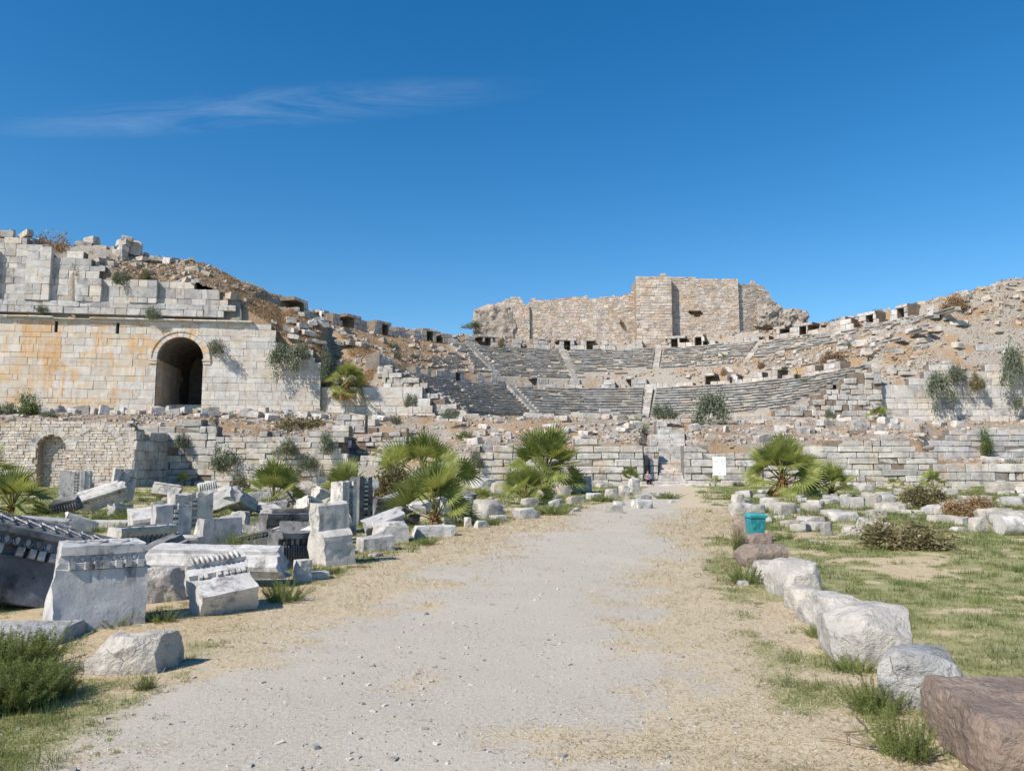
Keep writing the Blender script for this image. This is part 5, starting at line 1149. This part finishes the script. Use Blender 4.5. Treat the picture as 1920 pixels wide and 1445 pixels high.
def shrub(label, px, py, Y, wpx, hpx, m='greyleaf', kind='dome', nl=1500, seed=0, z=None, name='shrub', cat='shrub', dep=.8):
    key = (m, kind, nl, seed % 3)
    if key not in _sh:
        V, F, mb = shrub_meshes(seed % 3+hash(kind) % 1*0+10*len(_sh), kind, nl); _sh[key] = (mesh('foliage', V, F, M[m]), mb.mesh('stems', M['twig']))
    p = at(px, py, Y); a, b = wpx/2/FPX*Y, hpx/FPX*Y
    if kind == 'hang': p = at(px, py-hpx*.75, Y)
    T = thing(name, label, cat, (p.x, p.y, p.z if z is None else z), (0, 0, random.uniform(-.3, .3) if kind == 'hang' else random.uniform(0, 6)))
    for nm, me in zip(('foliage', 'stems'), _sh[key]): link(nm, me, T, (0, 0, 0), (0, 0, 0), (a, a*dep, b))
    return T
SH = [  # label, px, base y, Y, width px, height px, material, kind
 ('round grey green bush in front of the long marble wall', 420, 882, 65., 62, 46, 'greyleaf', 'dome'), ('grey bush growing on the long marble wall top half', 536, 852, 65.2, 60, 34, 'greyleaf', 'dome'), ('low grey bush at the right end of the marble wall', 577, 878, 65., 42, 26, 'greyleaf', 'dome'),
 ('dark green bush in the corner beside the brick wall', 266, 880, 64.2, 36, 48, 'greyleaf', 'dome'), ('sparse grey bush on the shadowed courses', 340, 838, 65.2, 32, 30, 'greyleaf', 'dome'), ('pale grey plant at the stepped wall end', 612, 848, 65.2, 36, 40, 'greyleaf', 'dome'),
 ('grey green shrub hanging from the right end of the arched wall', 535, 704, 84., 66, 50, 'greyleaf', 'hang'), ('grey shrub on the arched wall right of the hanging one', 566, 672, 84.3, 44, 36, 'greyleaf', 'dome'), ('shrub in the dark joint beside the terrace palm', 612, 712, 84.4, 30, 62, 'greyleaf', 'dome'),
 ('shrub sprouting right of the tunnel arch', 404, 662, 82.8, 40, 30, 'greyleaf', 'dome'), ('tuft on the cornice above the tunnel', 286, 598, 82., 30, 26, 'greyleaf', 'dome'), ('small weed on the cornice at left', 78, 588, 81., 26, 16, 'greyleaf', 'dome'),
 ('grey bush beside the central palm on the wall', 897, 875, 65.2, 40, 36, 'greyleaf', 'dome'), ('grey bush on the terrace above the tall palm', 845, 784, 77., 36, 20, 'greyleaf', 'dome'), ('grey bush at the end of the white side wall', 770, 762, 83., 30, 26, 'greyleaf', 'dome'), ('grey bush low on the terrace left of the benches', 742, 795, 76., 30, 18, 'greyleaf', 'dome'),
 ('blue grey bush left of the block above the stairway', 1246, 784, 80., 50, 30, 'greyleaf', 'dome'), ('large blue grey shrub spilling down above the stairway', 1330, 804, 79.5, 78, 58, 'greyleaf', 'hang'), ('yellow green grass clump on the terrace left of the stairs', 1190, 805, 78., 52, 20, 'yellowleaf', 'dome'),
 ('grey bush at the foot of the right benches', 1556, 782, 82., 26, 18, 'greyleaf', 'dome'), ('grey shrub hanging near the right edge of the wing', 1892, 726, 84., 52, 66, 'greyleaf', 'hang'), ('big grey shrub hanging on the right wing wall', 1758, 764, 84., 56, 56, 'greyleaf', 'hang'), ('upper grey shrub on the right wing', 1795, 712, 84.2, 46, 34, 'greyleaf', 'dome'), ('brownish shrub between the two hanging shrubs', 1832, 728, 84.2, 36, 30, 'oliveleaf', 'dome'), ('small hanging tuft at the right edge of the wing', 1906, 778, 84, 26, 30, 'greyleaf', 'hang'),
 ('dark little tree on the right terrace wall', 1850, 850, 70.4, 34, 44, 'greenleaf', 'dome'), ('grey bush at the right edge below the terrace', 1908, 895, 66, 44, 50, 'greyleaf', 'dome'), ('green bush behind the tall palm', 868, 832, 74, 56, 24, 'greenleaf', 'dome'), ('dark green bush below the slit windows', 52, 776, 76., 60, 36, 'greenleaf', 'dome'), ('grey low bush at the left edge of the upper terrace', 10, 780, 75.5, 50, 26, 'greyleaf', 'dome'), ('grey low bush on the terrace above the brick wall', 92, 784, 72, 46, 14, 'greyleaf', 'dome'),
 ('dry brown bush between the palms left of the path', 742, 936, 36., 116, 62, 'oliveleaf', 'dome'), ('wide olive green bush in the right meadow', 1702, 1028, 15., 170, 62, 'oliveleaf', 'dome'), ('reddish dry shrub at the right of the meadow', 1820, 972, 24., 100, 44, 'brownleaf', 'dome'), ('olive shrub behind the wide meadow bush', 1735, 950, 30., 120, 40, 'oliveleaf', 'dome'), ('brown dry bush left of the left palm', 452, 930, 44., 60, 36, 'oliveleaf', 'dome'), ('small dry bush in the meadow beside the white block', 1528, 978, 22., 60, 24, 'oliveleaf', 'dome'),
 ('wide brown green hedge on the dry terrace bank', 572, 812, 72., 130, 30, 'oliveleaf', 'dome'), ('brown weed clump on the upper wing wall', 146, 518, 82.5, 34, 26, 'brownleaf', 'dome'), ('grey weed beside the second pier', 228, 535, 82.5, 38, 30, 'greyleaf', 'dome'), ('weed on the upper storey right of the pier', 272, 526, 83.5, 30, 24, 'oliveleaf', 'dome'), ('weed beside the tall left pier', 80, 510, 83, 20, 32, 'oliveleaf', 'dome'), ('dry grass hummock on the left crest', 104, 494, 86.0, 84, 56, 'drygrass', 'dome'), ('grey shrub among the crest blocks', 165, 496, 86, 40, 26, 'greyleaf', 'dome'),
 ('low bush on the left skyline', 532, 568, 95., 24, 10, 'greyleaf', 'dome'), ('flat green bush on the right skyline', 1576, 590, 108., 54, 12, 'greyleaf', 'dome'), ('round brown bush on the right skyline', 1648, 581, 104., 36, 14, 'brownleaf', 'dome'), ('low bush further up the right skyline', 1708, 569, 101., 40, 12, 'greyleaf', 'dome'), ('bush on the highest right skyline', 1815, 552, 97., 36, 10, 'greyleaf', 'dome'), ('bush at the left foot of the fort', 885, 614, 127., 44, 12, 'greyleaf', 'dome'), ('olive bush growing among the upper benches', 941, 650, 121, 22, 18, 'oliveleaf', 'dome'), ('bush on the fort wall left of the tower', 1163, 614, 129.4, 20, 16, 'oliveleaf', 'dome'),
 ('small grey bush on the bare left slope', 738, 632, 106, 26, 14, 'greyleaf', 'dome'), ('second grey bush on the bare left slope', 745, 668, 101, 24, 18, 'greyleaf', 'dome'), ('third grey bush on the bare left slope', 778, 654, 106, 20, 10, 'greyleaf', 'dome'), ('grey bush under the upper doorways at right', 1590, 645, 100, 28, 14, 'greyleaf', 'dome'), ('brown cushion plant on the right slope', 1428, 690, 108, 18, 14, 'brownleaf', 'dome'), ('dark brown cushion at the benches\' right', 1358, 704, 108, 18, 14, 'brownleaf', 'dome'), ('dry brown shrub on the rubble right slope', 1790, 625, 94, 60, 34, 'brownleaf', 'dome'), ('dry grass patch on the right slope', 1560, 672, 98, 80, 20, 'brownleaf', 'dome'),
 ('grey bush on the right lower benches', 1508, 720, 95, 30, 12, 'greyleaf', 'dome'), ('blue grey bush at the meadow side of the stair wall', 1385, 908, 63, 26, 12, 'greyleaf', 'dome')]
for i, (lb, px, py, Y, wv, hv, m, kd) in enumerate(SH):
    near = Y < 40; gbase = py > 893
    if 'skyline' in lb:
        r_ = 46.; ph_ = phi_px(px, r_); q = (CX+r_*math.sin(R(ph_)), CY+r_*math.cos(R(ph_))); Y = q[1]; zz = float(wing_limit(np.array([q[0]]), np.array([q[1]]), cav_h(np.array([r_]), np.array([ph_])))[0])
        shrub(lb, px, py, Y, wv, hv, m, kd, 2600, i, z=zz-.1, dep=.7); continue
    if 'slope' in lb or 'upper doorways' in lb:
        X_ = at(px, py, Y).x; r_ = math.hypot(X_-CX, Y-CY); ph_ = math.degrees(math.atan2(X_-CX, Y-CY)); zz = float(wing_limit(np.array([X_]), np.array([Y]), cav_h(np.array([r_]), np.array([ph_])))[0])
        shrub(lb, px, py, Y, wv, hv, m, kd, 2600, i, z=zz-.05, dep=.7); continue
    shrub(lb, px, py, Y, wv, hv, m, kd, 5600 if near else 2600, i, z=(-.05 if gbase and Y < 67 else None), dep=.7)
# feathery weeds at the feet of the near stones
def weed_mesh(seed, nst, per, h=1., m='meadow'):
    r_ = np.random.default_rng(seed); C = []; D = []; L = []
    mb = MB()
    for s_ in range(nst):
        a = r_.uniform(0, 6.28); rad = math.sqrt(r_.uniform(0, 1))*.55; b = np.array([rad*math.cos(a), rad*math.sin(a), 0]); top = b*r_.uniform(1.2, 2.3)+np.append(r_.normal(0, .16, 2), r_.uniform(.35, 1.0)*(1-.3*rad))
        mb.tube([b, (b+top)/2+np.array([0, 0, .08]), top], [.008, .006, .003], 3)
        t = r_.uniform(.15, 1, per)[:, None]; c = b*(1-t)+top*t+np.array([0, 0, 1])*.16*t*(1-t); C.append(c)
        d = (top-b)[None]*.7+r_.normal(0, .8, (per, 3)); d /= np.linalg.norm(d, axis=1)[:, None]; D.append(d); L.append(r_.uniform(.04, .12, per)*(1.2-.5*t[:, 0]))
    C, D, L = np.concatenate(C), np.concatenate(D), np.concatenate(L)
    V, F = leaves_np(C, L, L*.055+.002, D, seed)
    return mesh('foliage', V, F, M[m]), mb.mesh('stems', M[m])
WM = [weed_mesh(i, 90, 90) for i in range(3)]; WB = weed_mesh(9, 260, 150)
WEEDS = [(20, 1325, 180, 98, 'large feathery green weed bush at the lower left edge', 1), (20, 1270, 180, 100, 'feathery weeds over the flat slab at the left edge', 1), (112, 1300, 90, 85, 'green weed stem leaning by the flat slab', 0), (215, 1172, 90, 36, 'weeds at the foot of the dentil slab', 0), (300, 1165, 90, 32, 'weeds in front of the dark boulder', 0), (530, 1128, 84, 56, 'rounded green weed at the beam\'s broken end', 0), (590, 1080, 50, 30, 'weed beside the flat slab near the pillar', 0), (622, 1078, 40, 22, 'small weed left of the pillar shadow', 0), (690, 1030, 50, 24, 'weed at the foot of the pillar', 0), (272, 1290, 46, 34, 'small weed before the white boulder', 0), (545, 1048, 60, 40, 'weed under the palmette block', 0), (450, 1050, 90, 70, 'tall dark weed growing before the smooth slab', 0), (800, 1020, 50, 20, 'blue grey weed by the overhanging slab', 0), (745, 998, 60, 26, 'grass clump behind the pale slab', 0), (925, 985, 40, 24, 'grass clump at the path edge by the sliver', 0), (1035, 965, 90, 26, 'green clump among path stones', 0),
 (1400, 1095, 70, 50, 'green weeds beside the white boulders on the path side', 0), (1385, 1040, 34, 70, 'weeds along the brown boulders', 0), (1640, 1330, 130, 70, 'weeds under the grey cracked boulder', 0), (1700, 1420, 130, 110, 'weeds beside the brown block', 0), (1600, 1255, 90, 40, 'weeds before the big pale boulder', 0), (1530, 1190, 60, 30, 'weed by the orange sided stone', 0), (1470, 1010, 40, 16, 'weed right of the bin', 0), (240, 975, 80, 30, 'green clump before the carved jambs', 0), (315, 950, 70, 22, 'green clump under the relief block', 0), (150, 985, 120, 36, 'green weeds behind the long grey beam', 0), (60, 1000, 70, 30, 'weeds by the moulded block', 0), (1250, 935, 60, 16, 'grass at the path bend below the stairs', 0), (1130, 940, 80, 18, 'grass among stones left of the path end', 0)]
for i, (px, py, wv, hv, lb, big) in enumerate(WEEDS):
    p = gd(px, py); T = thing('weed_clump', lb, 'weeds', (p.x, p.y, -.02), (0, 0, random.uniform(0, 6))); a, b = wv/1.9/FPX*p.y, hv/FPX*p.y*.95
    for nm, me in zip(('foliage', 'stems'), WB if big else WM[i % 3]): link(nm, me, T, (0, 0, 0), (0, 0, 0), (a, a*.8, b))

# ------------------------------------------------------------------ grass (uncountable)
def blades(name, label, P, L, Wd, up, m, seed=0, cat='grass'):
    """tapered blades; up 1 = upright, 0 = lying"""
    r_ = np.random.default_rng(seed); n = len(P); a = r_.uniform(0, 2*math.pi, n); u_ = np.clip(r_.normal(up, .22, n), .02, 1)
    D = np.stack([np.cos(a)*np.sqrt(1-u_**2), np.sin(a)*np.sqrt(1-u_**2), u_], 1); S = np.stack([-np.sin(a), np.cos(a), np.zeros(n)], 1)*np.asarray(Wd)[:, None]
    L = np.asarray(L)[:, None]; mid = P+D*L*.55; tip = P+D*L; tip[:, 2] -= L[:, 0]*.18*(1-u_)*up
    V = np.stack([P-S, P+S, mid+S*.6, mid-S*.6, tip], 1).reshape(-1, 3); b = 5*np.arange(n)
    F = [tuple(f) for f in np.stack([b, b+1, b+2, b+3], 1).tolist()]+[tuple(f) for f in np.stack([b+3, b+2, b+4], 1).tolist()]
    return tag(link(name, mesh(name, V, F, M[m])), label, cat, kind='stuff')
def pick(n, far=40., x0=-14, x1=16, pw=1.9, near=3.4):
    y = near+rng.random(n)**pw*(far-near); k = .72*y+1.5; x = rng.uniform(-1, 1, n)*k
    return x, y
# straw on the path and its margins
x, y = pick(330000, 30, pw=2.0); m_ = straw_m(x, y)
g = (rng.random(len(x)) < m_*.9+.015) & (x < rowx(y)+.4) & (x > leftx(y)-1.5); x, y = x[g], y[g]; sc_ = np.clip(y/7, .8, 3)
blades('dry_straw', 'short trampled dry straw beside the gravel', np.stack([x, y, gz(x, y)+.003], 1), rng.uniform(.02, .065, len(x))*sc_, .0023*sc_*rng.uniform(.5, 1.4, len(x)), .26, 'straw', 1)
def tufts(n, far, pw, near):
    x, y = pick(n, far, pw=pw, near=near); m_ = green_m(x, y); g = rng.random(n) < m_*.95; x, y, m_ = x[g], y[g], m_[g]
    k = 26; rad = rng.uniform(.05, .17, len(x))*(.5+.6*m_)*np.clip(y/12, .9, 2.2); a = rng.uniform(0, 6.283, (len(x), k)); q = np.sqrt(rng.random((len(x), k)))
    X, Y = x[:, None]+np.cos(a)*q*rad[:, None], y[:, None]+np.sin(a)*q*rad[:, None]
    L = (.5*rad[:, None]+.015)*(1.15-.55*q)*rng.uniform(.6, 1.25, q.shape)
    return X.ravel(), Y.ravel(), L.ravel(), np.repeat(y, k)
x2, y2, L2, yt = tufts(34000, 62, 1.7, 3.8)
blades('meadow_grass', 'low feathery green meadow plants in tufts', np.stack([x2, y2, gz(x2, y2)], 1), L2, .0022*np.clip(yt/8, .9, 5), .62, 'meadow', 2)
xw, yw_, Lw, yt = tufts(2600, 50, 1.6, 4.2); Lw = Lw*1.9
blades('meadow_weeds', 'taller weed sprigs scattered through the meadow', np.stack([xw, yw_, gz(xw, yw_)], 1), Lw, .0026*np.clip(yt/8, .9, 4), .8, 'greenleaf', 12)
x, y = pick(300000, 62, pw=1.7, near=3.8); out = (x > rowx(y)) | (x < leftx(y)); g = rng.random(len(x)) < green_m(x, y)
g = out & ~g & (rng.random(len(x)) < .5); x2, y2 = x[g], y[g]; sc_ = np.clip(y2/9, .8, 4.)
blades('meadow_straw', 'dry straw between the green meadow tufts', np.stack([x2, y2, gz(x2, y2)], 1), rng.uniform(.03, .07, len(x2))*np.clip(sc_, .8, 2), .0018*sc_, .3, 'straw', 3)
# dry grass on the terraces and slopes
n = 60000; px, Y = rng.uniform(-180, 2080, n), rng.uniform(66.6, 84, n); X = (px-960)/FPX*Y; zz = terr(px, Y); dn = n2(X, Y, .28, 3, 71)
g = (zz > .6) & (dn > .52); blades('terrace_dry_grass', 'dry orange grass on the terrace banks', np.stack([X, Y, zz], 1)[g], rng.uniform(.12, .38, g.sum()), np.full(g.sum(), .016), .7, 'drygrass', 5)
n = 110000; ph = np.where(rng.random(n) < .3, rng.uniform(-93, -70, n), rng.uniform(-92, 92, n)); rr_ = rng.uniform(29.5, 58, n); x, y = CX+rr_*np.sin(np.radians(ph)), CY+rr_*np.cos(np.radians(ph)); dn = n2(x, y, .16, 3, 73)
z = wing_limit(x, y, cav_h(rr_, ph)); g = (z > 8) & (dn > .47) & ((rr_ > 44.2) | (ph < -36) | (ph > 22))
blades('slope_dry_grass', 'dry grass on the slopes of the hollow', np.stack([x, y, z], 1)[g], rng.uniform(.2, .55, g.sum()), np.full(g.sum(), .026), .7, 'drygrass', 6)

# ------------------------------------------------------------------ bin, sign
c = gd(1423, 1016); T = thing('litter_bin', 'turquoise plastic litter bin behind the brown boulders', 'bin', (c.x, c.y+.2, 0), (0, 0, R(6))); T.scale = (.88, .88, .95)
mt = plain('turquoise_plastic', (.025, .22, .25), .6, .4, .28, 9); mt2 = plain('turquoise_lid', (.04, .29, .33), .45, .5)
def taper(w0, d0, w1, d1, h, z=0):
    return [(-w0, -d0, z), (w0, -d0, z), (w0, d0, z), (-w0, d0, z), (-w1, -d1, z+h), (w1, -d1, z+h), (w1, d1, z+h), (-w1, d1, z+h)], [(3, 2, 1, 0), (4, 5, 6, 7), (0, 1, 5, 4), (1, 2, 6, 5), (2, 3, 7, 6), (3, 0, 4, 7)]
def bev(me, w_, seg=2):
    b = bmesh.new(); b.from_mesh(me); bmesh.ops.bevel(b, geom=b.edges[:], offset=w_, segments=seg, affect='EDGES'); b.to_mesh(me); b.free(); return me
mb = MB(); mb.add(*taper(.15, .16, .19, .2, .5, .03)); link('body', bev(mb.mesh('body', mt), .012), T)
mb = MB(); mb.add(*taper(.215, .225, .215, .225, .045, .53)); link('rim', bev(mb.mesh('rim', mt2), .01), T)
mb = MB(); mb.add(*taper(.205, .215, .17, .18, .05, .576)); mb.box(-.225, .26, -.235, -.20, .572, .598); link('lid', mb.mesh('lid', mt2), T)
for sx_ in (-.1, 0, .1):
    mb = MB(); mb.add(*[(np.array(v)+np.array([0, 0, 0]) if i == 0 else v) for i, v in enumerate(taper(.012, .01, .012, .01, .2, .3))]); link('rib', mb.mesh('rib', mt), T, (sx_, -.185, 0))
mb = MB(); mb.tube([(.22, -.1, .55), (.27, -.1, .56), (.27, .1, .56), (.22, .1, .55)], .014, 6); link('handle', mb.mesh('handle', mt2), T)
c = at(1349.5, 905, 62.5); T = thing('information_sign', 'white information board on posts before the block wall', 'sign', (c.x, c.y, 0), (0, 0, R(-5)))
ws = plain('sign_white', (.80, .81, .80), .35, .5, .02); zl, zh, hw = .92, 2.42, .53
mb = MB(); mb.box(-hw, hw, -.02, .02, zl, zh); link('board', bev(mb.mesh('board', ws), .006, 1), T)
for sx_ in (-.42, .42): mb = MB(); mb.tube([(sx_, .05, -.2), (sx_, .05, zh-.1)], .03, 8); link('post', mb.mesh('post', plain('post_metal', (.35, .36, .36), .4, .5)), T)
ink = plain('sign_grey_ink', (.40, .43, .47), .5, .3); blu = plain('sign_blue_ink', (.22, .50, .60), .5, .3)
def ink_line(x0, x1, z, h=.025, m=ink, nm='print_line'): mb = MB(); mb.box(x0, x1, -.024, -.019, z-h/2, z+h/2); link(nm, mb.mesh(nm, m), T)
ink_line(-.36, .38, 2.3, .03); ink_line(-.28, .3, 2.24, .016)
for k in range(5): ink_line(-.42, -.42+random.uniform(.3, .42), 2.08-k*.035, .014)
for k in range(3): ink_line(-.12, .12, 1.14-k*.035, .016)
mb = MB(); mb.tube([(.30+.13*math.cos(a)*(1+.2*math.sin(3*a)), -.0215, 2.0+.15*math.sin(a)) for a in np.linspace(0, 5.6, 18)], .022, 4); link('printed_map', mb.mesh('printed_map', blu), T)
mb = MB(); mb.tube([(.02+.26*math.cos(a), -.0215, 1.45+.24*math.sin(a)) for a in np.linspace(0, math.pi, 16)], .02, 4); mb.tube([(.02+.16*math.cos(a), -.0215, 1.45+.15*math.sin(a)) for a in np.linspace(0, math.pi, 12)], .014, 4); link('printed_plan', mb.mesh('printed_plan', plain('sign_pale_ink', (.66, .72, .78), .5, .3)), T)

# ------------------------------------------------------------------ people
def body(name, J, E, mats, pick_mat, parent):
    me = bpy.data.meshes.new(name); ks = list(J); me.from_pydata([J[k][:3] for k in ks], [(ks.index(a), ks.index(b)) for a, b in E], [])
    o = bpy.data.objects.new(name, me); COL.objects.link(o); md = o.modifiers.new('skin', 'SKIN'); md.use_smooth_shade = True
    for i, k in enumerate(ks): r_ = J[k][3]; me.skin_vertices[0].data[i].radius = (r_, r_*(J[k][4] if len(J[k]) > 4 else 1)); me.skin_vertices[0].data[i].use_root = (k == 'pel')
    o.modifiers.new('sub', 'SUBSURF').levels = 2
    dg = bpy.context.evaluated_depsgraph_get(); m2 = bpy.data.meshes.new_from_object(o.evaluated_get(dg)); bpy.data.objects.remove(o)
    for m_ in mats: m2.materials.append(m_)
    for p in m2.polygons: p.material_index = pick_mat(p.center); p.use_smooth = True
    return link('body', m2, parent)
skin = plain('skin', (.45, .27, .19), .6, .3); hair = plain('hair_auburn', (.16, .05, .03), .6, .3, .3, 30); trou = plain('black_trousers', (.018, .018, .022), .9, .1)
sh_ = NT('patterned_blouse'); shirt = sh_.out(sh_.mix(sh_.ramp(sh_.noise(22, 2), .48, .54), (.10, .07, .11), (.42, .36, .38)))
SE = [('pel', 'bel'), ('bel', 'che'), ('che', 'nec'), ('nec', 'hed'), ('hed', 'top')]
def limbs(J, side):
    out = [('che', 'sh'+side), ('sh'+side, 'el'+side), ('el'+side, 'wr'+side), ('wr'+side, 'ha'+side), ('pel', 'hi'+side), ('hi'+side, 'kn'+side), ('kn'+side, 'an'+side), ('an'+side, 'to'+side)]
    for k in range(5):
        if 'f%d' % k+side in J: out.append(('ha'+side, 'f%d' % k+side))
    return out
J = {'pel': (0, 0, .52, .17, .9), 'bel': (0, -.03, .72, .185, .85), 'che': (0, -.01, .94, .165, .75), 'nec': (0, -.03, 1.11, .06), 'hed': (0, -.06, 1.20, .085), 'top': (0, -.055, 1.30, .075)}
for s_, q in (('l', -1), ('r', 1)):
    J.update({'sh'+s_: (q*.19, 0, 1.0, .075), 'el'+s_: (q*.27, -.1, .76, .055), 'wr'+s_: (q*.12, -.34, .66, .036), 'ha'+s_: (q*.075, -.38, .655, .034, .5), 'hi'+s_: (q*.1, -.06, .5, .105), 'kn'+s_: (q*.14, -.45, .5, .075), 'an'+s_: (q*.13, -.44, .1, .048), 'to'+s_: (q*.15, -.58, .05, .04)})
    for k in range(5): J['f%d' % k+s_] = (q*(.035-.004*k if k else .07), -.40-.012*k+(.05 if k == 0 else 0), .685-.016*k, .009)
ps = at(1215, 890, 64.75); T = thing('person', 'seated person in patterned blouse and black trousers on the stair foot', 'person', (ps.x, 64.85, -.07))
def pm(c):
    if c.z > 1.08: return 0
    if abs(c.x) < .22 and c.y < -.28 and .6 < c.z < .74: return 0
    if c.z < .6 and (c.y < -.1 or c.z < .52): return 2 if c.z > .16 or c.y > -.40 else 2
    if abs(c.x) > .1 and c.y < -.16 and c.z > .6: return 0
    return 1
body('body', J, SE+limbs(J, 'l')+limbs(J, 'r'), [skin, shirt, trou], pm, T)
mb = MB(); mb.ball((0, -.035, 1.285), (.098, .105, .10), 12, 8); mb.ball((0, .02, 1.22), (.09, .07, .11), 10, 6); link('hair', mb.mesh('hair', hair, True), T)
mb = MB(); mb.ball((0, -.148, 1.215), (.016, .022, .024), 8, 5); link('nose', mb.mesh('nose', skin, True), T)
for q in (-1, 1): mb = MB(); mb.ball((q*.034, -.136, 1.245), (.013, .01, .009), 8, 5); link('eye', mb.mesh('eye', plain('eye_dark', (.03, .02, .02), .3, .5), True), T)
mb = MB(); mb.ball((0, -.142, 1.165), (.026, .01, .007), 8, 5); link('mouth', mb.mesh('mouth', plain('lips', (.35, .12, .1), .5, .3), True), T)
P_, F_ = rock_V((.24, .14, .17), 6, 5, rough=.03, rnd=.4, cuts=0); tag(link('handbag', mesh('handbag', P_, F_, plain('purple_bag', (.22, .09, .24), .6, .3), True), None, (ps.x, 64.85-.33, .49)), 'purple bag held in the lap of the seated person', 'bag')
def stand(label, p, h, top, bot, rz=0., skirt=False):
    k = h/1.7; T = thing('person', label, 'person', p, (0, 0, rz)); T.scale = (k, k, k)
    J = {'pel': (0, 0, .95, .14, .75), 'bel': (0, 0, 1.12, .135, .75), 'che': (0, 0, 1.32, .15, .65), 'nec': (0, 0, 1.47, .055), 'hed': (0, -.02, 1.56, .08), 'top': (0, -.015, 1.66, .07)}
    for s_, q in (('l', -1), ('r', 1)): J.update({'sh'+s_: (q*.18, 0, 1.4, .065), 'el'+s_: (q*.24, .02, 1.13, .048), 'wr'+s_: (q*.23, -.08, .9, .034), 'ha'+s_: (q*.22, -.1, .82, .032), 'hi'+s_: (q*.09, 0, .9, .1), 'kn'+s_: (q*.1, -.02+.05*q, .5, .07), 'an'+s_: (q*.1, .03*q, .08, .045), 'to'+s_: (q*.11, -.12+.03*q, .04, .035)})
    body('body', J, SE+limbs(J, 'l')+limbs(J, 'r'), [skin, top, bot], lambda c: 0 if c.z > 1.46 or (abs(c.x) > .2 and c.z < 1.05) else (1 if c.z > .97 else 2), T)
    mb = MB(); mb.ball((0, .0, 1.63), (.088, .095, .09), 10, 6); link('hair', mb.mesh('hair', plain('hair_dark', (.03, .02, .015), .6, .3), True), T)
wh = plain('white_cloth', (.75, .74, .72), .8, .2); bk = plain('black_cloth', (.02, .02, .022), .8, .2); ye = plain('yellow_cloth', (.55, .48, .10), .8, .2); rd = plain('red_cloth', (.40, .05, .05), .8, .2)
def on_ring(px, r): a = phi_px(px, r); return (CX+r*math.sin(R(a)), CY+r*math.cos(R(a)))
for (lb, px, r, z, t_, b_) in (('tiny standing person in black above the right lower benches', 1373, 28.2, 12.8, bk, bk), ('tiny standing person in white above the right lower benches', 1384, 27.9, 12.8, wh, wh), ('tiny person with white bag beside the one in white', 1393, 28.0, 12.8, bk, wh), ('tiny person in yellow at the right end of the gangway', 1497, 28.3, 12.8, ye, bk), ('tiny standing person in white trousers near the left skyline', 596, 41.0, None, wh, wh)):
    q = on_ring(px, r)
    if z is None:
        ph_ = phi_px(px, r); z = float(cav_h(np.array([r]), np.array([ph_]))[0])-.05
    stand(lb, (q[0], q[1], z), 1.7, t_, b_, random.uniform(-.6, .6))
# ------------------------------------------------------------------ labels: alike neighbours are told apart by their order from the left
by = {}
for o in scn.objects:
    if o.parent is None and o.get('label'): by.setdefault(o['label'], []).append(o)
ORD = ['leftmost', 'second from left', 'third from left', 'fourth from left', 'fifth from left', 'sixth from left', 'seventh from left', 'eighth from left', 'ninth from left', 'tenth from left', 'eleventh from left', 'twelfth from left']
for lb, os_ in by.items():
    if 1 < len(os_) <= 12:
        os_.sort(key=lambda o: proj(o.location)[0])
        for k, o in enumerate(os_): o['label'] = lb+', '+(ORD[k] if k < len(os_)-1 else 'rightmost')
